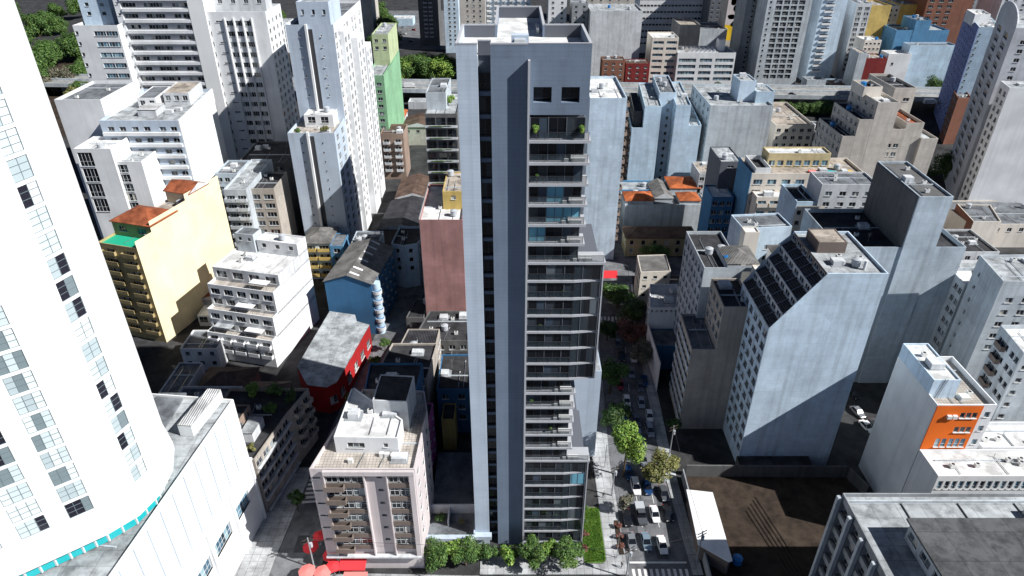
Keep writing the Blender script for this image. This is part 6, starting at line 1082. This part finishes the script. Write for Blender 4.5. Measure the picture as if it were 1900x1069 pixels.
sheet('kerb_planter', [(20.5, 85.5), (21.45, 85.5), (21.4, 93.5), (20.5, 93.5)], .24, 'dirt', thick=.1)
# small trees by the side street and roof gardens
tree('side_tree', 'tree at the red street wall of the shop building', -35.6, 142, 2.3, 5, 'green', 0); tree('side_tree', 'yellow-green tree lower down beside the red shop wall', -38.2, 129, 2.4, 5, 'olive', 1); tree('side_tree', 'small tree at the end of the red shop wall by the round balconies', -34.6, 151, 1.8, 4.5, 'green', 1)
tree('side_tree', 'dark tree between the podium and the corner block in the side street', -43.6, 96, 2.2, 6, 'dark', 1)
for i, (x, y, r__, kd, lab) in enumerate(((-56, 115.5, 2.2, 'bright', 'bright plant at the back of the planted roof by the side street'), (-51.5, 115, 2.3, 'green', 'green bush on the planted roof above the side street'), (-47.6, 113.6, 2.0, 'dark', 'dark palm-like bush at the street corner of the planted roof'), (-50.7, 110, 1.7, 'green', 'bush halfway along the planted roof'), (-51.2, 98.8, 1.2, 'olive', 'bush at the podium end of the planted roof'))):
    tree('roof_plant', lab, x, y, r__, r__ * 1.6, kd, i % 2, z0=14.2, cat='plant')
tree('terrace_plant', 'plants on the half way terrace of the white slot tower, right corner', -57.5, 204.5, 1.7, 2.6, 'olive', 0, z0=43.6, cat='plant'); tree('terrace_plant', 'plants on the half way terrace of the white slot tower, left side', -65.5, 203.6, 1.2, 2, 'green', 1, z0=43.6, cat='plant')
tree('terrace_plant', 'green roof plants on the right part of the planted balcony block', -18.5, 196, 2.3, 3.6, 'bright', 1, z0=54.2, cat='plant')
# hanging plants on the planted block
pb_, zv_, pv_ = PLANTED; pm_ = crown_mesh(9, 500, .13, LEAF['green'], .4, 6); r_ = random.Random(4)
for k in range(9):
    o = link('balcony_planting', pm_, pb_.root, ((pv_[1][0] - pv_[0][0]) / 2, -1.1, zv_ - 3.38 * (k + 1) + .15)); o.scale = ((pv_[1][0] - pv_[0][0]) / 2.1, .5, .65)
for zz, lab, x in ((81.3, 'left', 3.2), (81.3, 'right', 9.2)):
    tree('balcony_palm', 'potted palm at the %s end of the topmost balcony of the grey tower' % lab, x, 87.5, .75, 2.0, 'bright', 0, z0=zz, cat='plant')
for k_, x_, nm_ in PLS: tree('balcony_plant', 'potted plant behind the glass of the %s balcony of the grey tower' % nm_, x_, 87.72, .38, 1.3, 'green', 1, z0=81.25 - 3.06 * k_, cat='plant')
# parks
for i, (px, py, r__, h_, kd, lab) in enumerate(((75, 60, 14, 20, 'green', 'large dark green park tree at the upper left beside the curved tower'), (30, 40, 13, 20, 'dark', 'park tree at the top left corner next to the curved tower'), (115, 160, 12, 14, 'grey', 'bare greyish park tree crown left of the white side slab'), (150, 190, 10, 13, 'olive', 'park tree crown at the foot of the white side slab'), (60, 150, 11, 15, 'green', 'park tree crown in the lower left of the park'), (140, 95, 11, 16, 'dark', 'dark park tree between the pale path and the side slab'),
    (505, 40, 9, 14, 'dark', 'dark tree between the grid block and the white slot tower'), (712, 60, 9, 16, 'dark', 'dark tree above the green tower'), (697, 85, 8, 13, 'green', 'green tree right behind the top of the green tower'), (748, 138, 12, 16, 'bright', 'leftmost of the bright round park trees above the expressway'), (785, 137, 13, 17, 'green', 'middle one of the bright round park trees above the expressway'), (820, 138, 12, 16.5, 'bright', 'rightmost of the bright round park trees beside the grey tower'),
    (1335, 172, 5.5, 9, 'dark', 'dark round tree in front of the white window block'), (1728, 172, 8, 12, 'green', 'bushy tree at the foot of the textured grey-blue wall'), (1570, 118, 8, 12, 'olive', 'olive tree between the white ledge tower and the yellow tower'), (1756, 326, 9, 13, 'dark', 'dark tree at the foot of the brick annex, left'), (1785, 340, 8, 12, 'dark', 'dark tree at the foot of the beige grid tower'),
    (1505, 205, 5, 6, 'dark', 'dark tree under the expressway, left of the beige stepped block'), (1530, 198, 5, 7, 'green', 'green tree under the expressway near the beige stepped block'), (1480, 204, 4.5, 5, 'green', 'small tree under the expressway behind the wide blank wall'), (1310, 240, 5, 9, 'dark', 'dark tree squeezed between the twin block and the wide blank wall'))):
    x, y = at(px, py + 8); tree('park_tree', lab, x, y, r__, h_, kd, i % 2, None)
def wood(label, spots, kind, name='woodland'):
    mb = MB(); r = random.Random(len(spots))
    for (px_, py_, rad) in spots:
        x, y = at(px_, py_); me = crown(kind if r.random() < .7 else 'dark', 9, r.randrange(2)); k = len(mb.v); sc_ = rad; a = r.uniform(0, 6); ca, sa = math.cos(a), math.sin(a)
        mb.v += [(x + (v.co.x * ca - v.co.y * sa) * sc_, y + (v.co.x * sa + v.co.y * ca) * sc_, rad * .75 + v.co.z * sc_) for v in me.vertices]; mb.f += [tuple(k + j for j in p.vertices) for p in me.polygons]; mb.m += [0] * len(me.polygons)
    tag(mb.build(name, LEAF[kind]), label, 'woodland', kind='stuff')
r_ = random.Random(12)
wood('dense park canopy beside the curved tower at the upper left', [(r_.uniform(0, 165), r_.uniform(25, 200), r_.uniform(6, 14)) for i in range(46)], 'green')
wood('dense tree canopy beyond the expressway above the green tower', [(r_.uniform(690, 735), r_.uniform(25, 90), r_.uniform(6, 11)) for i in range(14)] + [(r_.uniform(735, 838), r_.uniform(138, 150), r_.uniform(7, 11)) for i in range(9)] + [(500 + 10 * i, 40, 8) for i in range(3)], 'green')
wood('dense low tree canopy along the expressway under the right hand blocks', [(1420 + 14 * i, 214, 5) for i in range(12)], 'green')
sheet('park_ground', [(-330, 330), (-140, 330), (-150, 520), (-400, 520)], .05, 'dirt')
sheet('park_path', [(P(150, 150)[0], P(150, 150)[1]), (P(240, 130)[0], P(240, 130)[1]), (P(240, 118)[0], P(240, 118)[1]), (P(130, 140)[0], P(130, 140)[1])], .07, 'sidewalk')

# ---------------------------------------------------------------- vehicles
CARM = {}
def car_parts(suv=0):
    key = suv
    if key in CARM: return CARM[key]
    L_, Wd = (4.3, 1.78) if not suv else (4.5, 1.85); hb = .82 if not suv else .95; ht = 1.45 if not suv else 1.68
    # profile stations along the length: (y, z bottom, z shoulder, half width)
    st = [(-L_ / 2, .45, .62, .62), (-L_ / 2 + .12, .32, hb - .12, .8), (-L_ / 2 + .8, .28, hb, .95), (0, .28, hb + .02, 1.0), (L_ / 2 - .7, .28, hb + .02, .96), (L_ / 2 - .1, .32, hb - .02, .84), (L_ / 2, .45, hb - .22, .7)]
    b = MB(); rows = []
    for (y, z0, z1, w) in st:
        h = Wd / 2 * w; k = len(b.v); b.v += [(-h, y, z0), (-h * 1.0, y, (z0 + z1) / 2), (-h * .93, y, z1), (h * .93, y, z1), (h, y, (z0 + z1) / 2), (h, y, z0)]; rows.append(k)
    for i in range(len(rows) - 1):
        for j in range(6): a, c = rows[i], rows[i + 1]; j2 = (j + 1) % 6; b.f.append((a + j, a + j2, c + j2, c + j)); b.m.append(0)
    b.f.append(tuple(rows[0] + j for j in reversed(range(6)))); b.f.append(tuple(rows[-1] + j for j in range(6))); b.m += [0, 0]
    yf, yr = -L_ / 2 + 1.15, L_ / 2 - (.55 if not suv else .2); zt = ht; w0, w1 = Wd * .44, Wd * .36
    base = [(-w0, yf, hb), (w0, yf, hb), (w0, yr, hb), (-w0, yr, hb)]; top = [(-w1, yf + .75, zt), (w1, yf + .75, zt), (w1, yr - (.6 if not suv else .25), zt), (-w1, yr - (.6 if not suv else .25), zt)]
    g = MB(); z1 = zt - .04
    for i in range(4): j = (i + 1) % 4; g.face([base[i], base[j], top[j][:2] + (z1,), top[i][:2] + (z1,)])
    r = MB(); r.prism([(p[0] * 1.02, p[1]) for p in top], zt - .045, zt + .03, 0, True)
    for sx in (-1, 1):
        r.tube((sx * w0, yf, hb), (sx * w1, yf + .75, zt), .04, 4); r.tube((sx * w0, yr, hb), (sx * w1, top[2][1], zt), .05, 4); r.tube((sx * (w0 + w1) / 2 * 1.02, .25, hb), (sx * w1, .2, zt), .035, 4)
    wh = MB(); a = [(.33 * math.cos(t), .33 * math.sin(t)) for t in [2 * math.pi * q / 14 for q in range(14)]]
    k = len(wh.v); wh.v += [(-.1, p, q) for p, q in a] + [(.1, p, q) for p, q in a]
    for i in range(14): j = (i + 1) % 14; wh.f.append((i, j, 14 + j, 14 + i)); wh.m.append(0)
    wh.f.append(tuple(range(13, -1, -1))); wh.f.append(tuple(range(14, 28))); wh.m += [0, 0]
    hl = MB(); hl.box(-.17, .17, -.03, .03, -.08, .08)
    res = (b.mesh('body', M['frame_white']), g.mesh('windows', CARGL), r.mesh('roof', M['frame_white']), wh.mesh('wheel', M['frame_dark']), hl.mesh('headlight', M['ac_white']), hl.mesh('tail_light', M['red_cloth']), L_, Wd, hb)
    CARM[key] = res; return res
CARGL = simple('car_glass', (.01, .012, .016), .05, 0, .8)
def cpaint(n, c, metal=.2): m = simple('paint_' + n, c, .28, metal, .5); m.node_tree.nodes['Principled BSDF'].inputs['Coat Weight'].default_value = .6; return m
PAINT = {k: cpaint(k, c, mt) for k, c, mt in (('white', (.78, .78, .78), 0), ('silver', (.45, .47, .5), .6), ('grey', (.16, .17, .19), .5), ('black', (.015, .016, .02), .1), ('blue', (.02, .07, .2), .3), ('pale', (.3, .4, .48), .4), ('red', (.35, .02, .02), .1), ('green', (.05, .2, .15), .2))}
def car(label, x, y, col, rz=0, suv=0, group='cars queuing on the avenue', z=.02, cat='car'):
    B_, G_, R_, W__, HL, TL, L_, Wd, hb = car_parts(suv); rt = thing('car', label, cat, (x, y, z), group, rz)
    def put(nm, me, lc, mat=None):
        o = link(nm, me, rt, lc)
        if mat: o.material_slots[0].link = 'OBJECT'; o.material_slots[0].material = mat
        return o
    put('body', B_, (0, 0, 0), PAINT[col]); put('windows', G_, (0, 0, 0)); put('roof', R_, (0, 0, 0), PAINT[col])
    for sx in (-1, 1):
        for yy in (-L_ / 2 + .85, L_ / 2 - .85): put('wheel', W__, (sx * (Wd / 2 - .12), yy, .33))
        put('headlight', HL, (sx * Wd * .32, -L_ / 2 + .09, .64)); put('tail_light', TL, (sx * Wd * .34, L_ / 2 - .04, .66))
    return rt
def S(cx, cy, z=.8): return P(1080 + cx / 3.459, 760 + cy / 3.459, z)
for cx, cy, col, suv, lab in ((345, 490, 'white', 1, 'white family car at the front left of the shaded queue, beside the small tree'), (420, 492, 'blue', 0, 'dark blue car to the right of the white family car'), (290, 690, 'black', 0, 'black car next to the kerb planter'), (467, 665, 'white', 0, 'white car right of the dark pickup'),
        (318, 838, 'silver', 0, 'silver car nearest the kerb at the stop line'), (412, 840, 'pale', 0, 'pale blue-grey car in the middle of the row at the stop line'), (515, 862, 'white', 0, 'white car on the right of the row at the stop line'), (392, 315, 'silver', 0, 'silver car between the tall bright tree and the broad tree'), (435, 128, 'silver', 1, 'silver car right of the blue-grey car in the shaded queue'),
        (362, 158, 'pale', 0, 'blue-grey car alongside the top of the tall bright tree'), (348, 62, 'grey', 0, 'grey car ahead of the blue-grey car in the shade'), (262, 22, 'blue', 0, 'dark blue car left lane, high up in the shaded queue'), (195, 12, 'grey', 0, 'grey car half hidden by trees at the top of the queue'), (527, 532, 'grey', 0, 'dark grey car in shade near the lot wall'), (300, 400, 'blue', 0, 'blue car under the lower edge of the tall bright tree'), (505, 405, 'silver', 0, 'silver car under the broad yellow-green tree'), (420, 425, 'black', 0, 'black car right behind the dark blue car'), (552, 660, 'black', 0, 'black car in deep shade beside the white roofed shed')):
    x, y = S(cx, cy); car(lab, x, y, col, 0.03, suv)
for px, py, col, lab in ((1151, 712, 'red', 'red car low in the shade beside the tower\'s wide balconies'), (1190, 745, 'silver', 'silver car in the shaded avenue below the narrow block'), (1188, 715, 'grey', 'grey car in the shaded avenue at the notched block\'s back corner'), (1153, 660, 'black', 'black car in the shaded avenue left lane'), (1180, 640, 'silver', 'silver car further up the avenue below the flowering tree'), (1148, 600, 'white', 'white car on the avenue close to the far crosswalk')):
    x, y = P(px, py, .8); car(lab, x, y, col, -.06, 0)
for px, py, col, lab in ((1163, 742, 'white', 'white car in the shaded left lane beside the rear wing roof edge'), (1196, 705, 'blue', 'blue car in the shaded right lane below the notched block'), (1172, 690, 'silver', 'silver car in the middle of the avenue level with the wide balconies'), (1176, 662, 'white', 'white car in the shade two lanes from the dark tree'), (1147, 636, 'grey', 'grey car by the left kerb beside the tall balconies'), (1171, 600, 'pale', 'pale car partly hidden by the flowering tree'), (1160, 578, 'silver', 'silver car just past the far crosswalk trees'), (1205, 770, 'white', 'white car in the right lane beside the notched block')):
    x, y = P(px, py, .8); car(lab, x, y, col, -.06, 0)
sheet('parking_area', [P(690, 92), P(835, 92), P(850, 20), P(700, 20)], .06, 'asphalt')
for i, (px, py, col, lab) in enumerate(((752, 62, 'white', 'white car in the far parking area, nearest the blue canopy'), (768, 55, 'red', 'red car in the far parking area beyond the park trees'), (744, 72, 'silver', 'silver car in the far parking area at its lower edge'), (762, 76, 'black', 'black car in the far parking area above the park trees'), (757, 40, 'blue', 'blue car at the back of the far parking area'), (748, 50, 'pale', 'pale car in the middle of the far parking area'))):
    x, y = P(px, py, .8); car(lab, x, y, col, .4 + i * .5, 0, 'cars in the far parking area', .08)
x, y = P(728, 48); B('market_hall', 'low hall with a pale roof in the far parking area above the green tower', 'hall', [(x, y), (x + 18, y), (x + 18, y + 16), (x, y + 16)], 6, 'blue_pale', 'roof_white', [W(0, 4)], par=.4)
# dark pickup
x, y = S(378, 668); rt = thing('pickup_truck', 'dark pickup truck with a covered bed between two cars', 'pickup', (x, y, .02), None, .03)
m = MB(); m.prism([(-.8, -2.6), (.8, -2.6), (.93, -2.2), (.93, 2.6), (-.93, 2.6), (-.93, -2.2)], .4, .95); m.build('body', PAINT['grey'], rt); m = MB(); m.prism([(-.84, -1.2), (.84, -1.2), (.84, .6), (-.84, .6)], .951, 1.2); m.box(-.7, .7, -.7, .5, 1.2, 1.75); m.build('cab', CARGL, rt); m = MB(); m.box(-.72, .72, -.65, .45, 1.751, 1.8); m.build('roof', PAINT['grey'], rt); m = MB(); m.box(-.9, .9, .75, 2.58, .951, 1.5); m.build('bed_cover', M['tank_grey'], rt)
for sx in (-1, 1):
    for yy in (-1.7, 1.7): link('wheel', car_parts(0)[3], rt, (sx * .83, yy, .36))
for cx, cy, col, lab in ((1085, 815, 'white', 'white car parked crosswise at the back of the small car park'), (1112, 870, 'white', 'white car parked diagonally in front in the small car park')):
    x, y = P(*T(5, cx, cy), .8); car(lab, x, y, col, 1.0 if cy < 850 else -.5, 0, 'cars in the small left car park')
for cx, cy, col, lab in ((510, 160, 'silver', 'silver car at the far end of the shaded car park behind the orange block'), (560, 240, 'white', 'white car in the middle of the shaded car park'), (620, 232, 'grey', 'grey car by the wall of the shaded car park'), (480, 60, 'black', 'black car deep in the shaded car park')):
    x, y = P(*T(12, cx, cy), .8); car(lab, x, y, col, .25, 0, 'cars in the shaded right car park')
for px, py, col, z_, lab in ((1470, 174, 'black', 7.22, 'black car driving on the elevated expressway on the right'), (1745, 190, 'white', 7.22, 'white car on the expressway beside the blue violet tower'), (1556, 177, 'black', 7.22, 'motor car on the expressway behind the beige core block')):
    x, y = P(px, py, 8); car(lab, x, y, col, 1.57, 0, 'cars on the expressway', z_)
for px, py, c2, lab in ((761, 157, 'white', 'white delivery van on the expressway left of the grey tower'), (1727, 187, 'white', 'white truck below the expressway on the right')):
    x, y = P(px, py, 9); rt = thing('van', lab, 'van', (x, y, 7.22), None, 1.57); m = MB(); m.box(-1, 1, -1.6, 3.4, .5, 2.7); m.build('cargo_box', PAINT[c2], rt); m = MB(); m.box(-.95, .95, -2.9, -1.61, .5, 2.0); m.build('cab', PAINT[c2], rt); m = MB(); m.box(-.88, .88, -2.95, -2.901, 1.2, 1.85); m.build('windscreen', CARGL, rt)
    for sx in (-1, 1):
        for yy in (-2.1, 2.4): link('wheel', car_parts(0)[3], rt, (sx * .88, yy, .36))

# ---------------------------------------------------------------- parasols, awnings, street furniture, people
def parasol(label, x, y, r, mat, h=2.5):
    rt = thing('parasol', label, 'parasol', (x, y, .12), 'parasols in front of the corner block'); m = MB(); n = 8
    for i in range(n):
        a, b_ = 2 * math.pi * i / n, 2 * math.pi * (i + 1) / n; p, q = (r * math.cos(a), r * math.sin(a)), (r * math.cos(b_), r * math.sin(b_)); m.face([(*p, h), (*q, h), (0, 0, h + r * .33)]); m.face([(*p, h - .2), (*q, h - .2), (*q, h), (*p, h)])
    m.build('canopy', M[mat], rt); m = MB(); m.tube((0, 0, 0), (0, 0, h + r * .3), .04); m.cyl(0, 0, .3, 0, .08); m.build('pole', M['metal'], rt)
for cx, cy, r, mt, lab in ((345, 905, 1.5, 'red_cloth', 'round red parasol at the street corner, leftmost'), (392, 845, 1.3, 'red_cloth', 'red parasol beside the corner block side wall, furthest back'), (455, 950, 1.5, 'red_cloth', 'red parasol close to the corner block entrance'), (325, 1040, 1.6, 'pink_cloth', 'faded pink parasol at the bottom edge, left one'), (410, 1045, 1.6, 'pink_cloth', 'faded pink parasol at the bottom edge, right one'), (470, 1010, 1.4, 'red_cloth', 'red parasol between the pink parasols and the red awning')):
    x, y = P(*T(10, cx, cy), 2.7); parasol(lab, x, y, r, mt)
for c, d_, lab, mt in (((510, 970), (645, 1035), 'flat red awning at the entrance of the corner block', 'red_cloth'), ((530, 1045), (648, 1120), 'orange-red awning below the flat red awning', 'pink_cloth')):
    (xa, ya), (xb, yb) = P(*T(10, *c), 3.0), P(*T(10, *d_), 2.6); rt = thing('awning', lab, 'awning', (xa, ya, 0)); m = MB(); W_ = xb - xa; D_ = ya - yb
    m.face([(0, 0, 3.0), (0, -D_, 2.6), (W_, -D_, 2.6), (W_, 0, 3.0)]); m.face([(0, -D_, 2.6), (0, -D_, 2.35), (W_, -D_, 2.35), (W_, -D_, 2.6)]); m.build('fabric', M[mt], rt)
    for xx in (.1, W_ - .1): m = MB(); m.tube((xx, -D_ + .1, 0), (xx, -D_ + .1, 2.6), .04); m.build('post', M['metal'], rt)
def pole(label, x, y, h, arms=2, name='utility_pole', rz=0):
    rt = thing(name, label, 'pole', (x, y, .1), None, rz); m = MB(); m.tube((0, 0, 0), (0, 0, h), .15, 8, 0, .1); m.build('mast', M['concrete'], rt)
    for i in range(arms): m = MB(); m.box(-1.1, 1.1, -.06, .06, h - .4 - i * .8, h - .28 - i * .8); m.build('crossarm', M['wood'], rt)
    if arms > 1: m = MB(); m.cyl(.35, 0, .28, h - 2.6, h - 1.6, 12); m.build('transformer', M['tank_grey'], rt)
    return rt
poles = [(-37.0, 82.5, 8.5), (21.1, 80.5, 8.5), (20.9, 100, 8.5), (34.9, 84, 8.5), (-36.2, 99, 8.5), (35.3, 112, 8.5)]
for (x, y, h), lab in zip(poles, ('utility pole at the street corner beside the red parasols', 'utility pole at the avenue corner by the crosswalk', 'utility pole on the pavement beside the grey tower', 'utility pole beside the white roofed shed', 'utility pole along the side street beside the corner block', 'utility pole in the shade by the stepped block')): pole(lab, x, y, h, 2, rz=.5)
def wire(label, a, b_, sag=.6):
    m = MB(); n = 8; pts = [Vector(a).lerp(Vector(b_), i / n) - Vector((0, 0, sag * 4 * (i / n) * (1 - i / n))) for i in range(n + 1)]
    for i in range(n): m.tube(pts[i], pts[i + 1], .03, 4)
    tag(m.build('power_line', M['frame_dark']), label, 'cable', 'power lines over the streets')
for i, (a, b_, lab) in enumerate(((0, 4, 'cable between the parasol corner pole and the side street pole'), (1, 3, 'cable crossing the avenue above the stop line'), (1, 2, 'cable along the pavement beside the grey tower'), (3, 5, 'cable along the lot wall beside the avenue'), (0, 1, 'long cable along the cross street at the bottom'))):
    wire(lab, (poles[a][0], poles[a][1], 8.2), (poles[b_][0], poles[b_][1], 8.2))
def lamp(label, x, y, rz):
    rt = thing('street_lamp', label, 'street lamp', (x, y, .13), 'street lamps', rz); m = MB(); m.tube((0, 0, 0), (0, 0, 6.5), .08, 8, 0, .05); m.tube((0, 0, 6.5), (1.6, 0, 7.0), .045); m.build('mast', M['metal'], rt); m = MB(); m.box(1.4, 2.1, -.12, .12, 6.93, 7.05); m.build('lamp_head', M['frame_dark'], rt)
lamp('street lamp on the pavement next to the lawn', 19.9, 84.8, 0); lamp('street lamp on the pavement beside the low rear wing', 20.3, 108, 0); lamp('street lamp near the yellow corner house crossing', 36.5, 186, 2.5)
def person(label, x, y, rz, top, trousers, skin=(.35, .2, .13), z=.13):
    me = bpy.data.meshes.new('body'); o = bpy.data.objects.new('person', me); C.objects.link(o)
    V = [(0, 0, .95), (0, 0, 1.2), (0, 0, 1.42), (0, 0, 1.54), (0, -.01, 1.68), (.19, 0, 1.40), (.26, .03, 1.12), (.27, -.08, .88), (-.19, 0, 1.40), (-.26, -.03, 1.12), (-.27, .1, .9), (.1, 0, .9), (.12, -.12, .5), (.12, -.02, .06), (.12, -.16, .03), (-.1, 0, .9), (-.12, .06, .5), (-.12, .22, .1), (-.12, .1, .04)]
    E = [(0, 1), (1, 2), (2, 3), (3, 4), (2, 5), (5, 6), (6, 7), (2, 8), (8, 9), (9, 10), (0, 11), (11, 12), (12, 13), (13, 14), (0, 15), (15, 16), (16, 17), (17, 18)]
    R_ = [.15, .15, .15, .055, .1, .06, .045, .035, .06, .045, .035, .09, .065, .045, .04, .09, .065, .045, .04]
    me.from_pydata(V, E, []); md = o.modifiers.new('skin', 'SKIN'); me.skin_vertices.new() if not me.skin_vertices else None
    for i, sv in enumerate(me.skin_vertices[0].data): sv.radius = (R_[i], R_[i] * (.75 if i < 3 else 1)); sv.use_root = i == 0
    o.modifiers.new('sub', 'SUBSURF').levels = 1
    dg = bpy.context.evaluated_depsgraph_get(); ev = o.evaluated_get(dg); nm = bpy.data.meshes.new_from_object(ev); o.modifiers.clear(); o.data = nm
    nm.materials.clear(); nm.materials.append(simple('shirt_' + label[:8], top, .9)); nm.materials.append(simple('trousers_' + label[:8], trousers, .9)); nm.materials.append(simple('skin', skin, .6)); nm.materials.append(simple('hair', (.02, .015, .01), .7))
    for p in nm.polygons:
        c = p.center; p.material_index = 3 if c.z > 1.7 or (c.z > 1.62 and c.y > .03) else 2 if c.z > 1.5 or (abs(c.x) > .2 and c.z < 1.1 and c.z > .8) else 1 if c.z < .95 else 0
    o.location = (x, y, z - .0); o.rotation_euler = (0, 0, rz); tag(o, label, 'person')
person('person in a dark shirt walking on the sunlit pavement beside the lawn', 19.0, 99.4, .4, (.03, .03, .04), (.04, .05, .1))
person('person in white top on the pavement at the crosswalk corner', 20.5, 82.6, 2.0, (.7, .7, .7), (.05, .06, .12))
person('person in red top near the parasols', -37.6, 79.6, 1.2, (.5, .05, .05), (.03, .03, .04))
for b in ALL: b.finish()
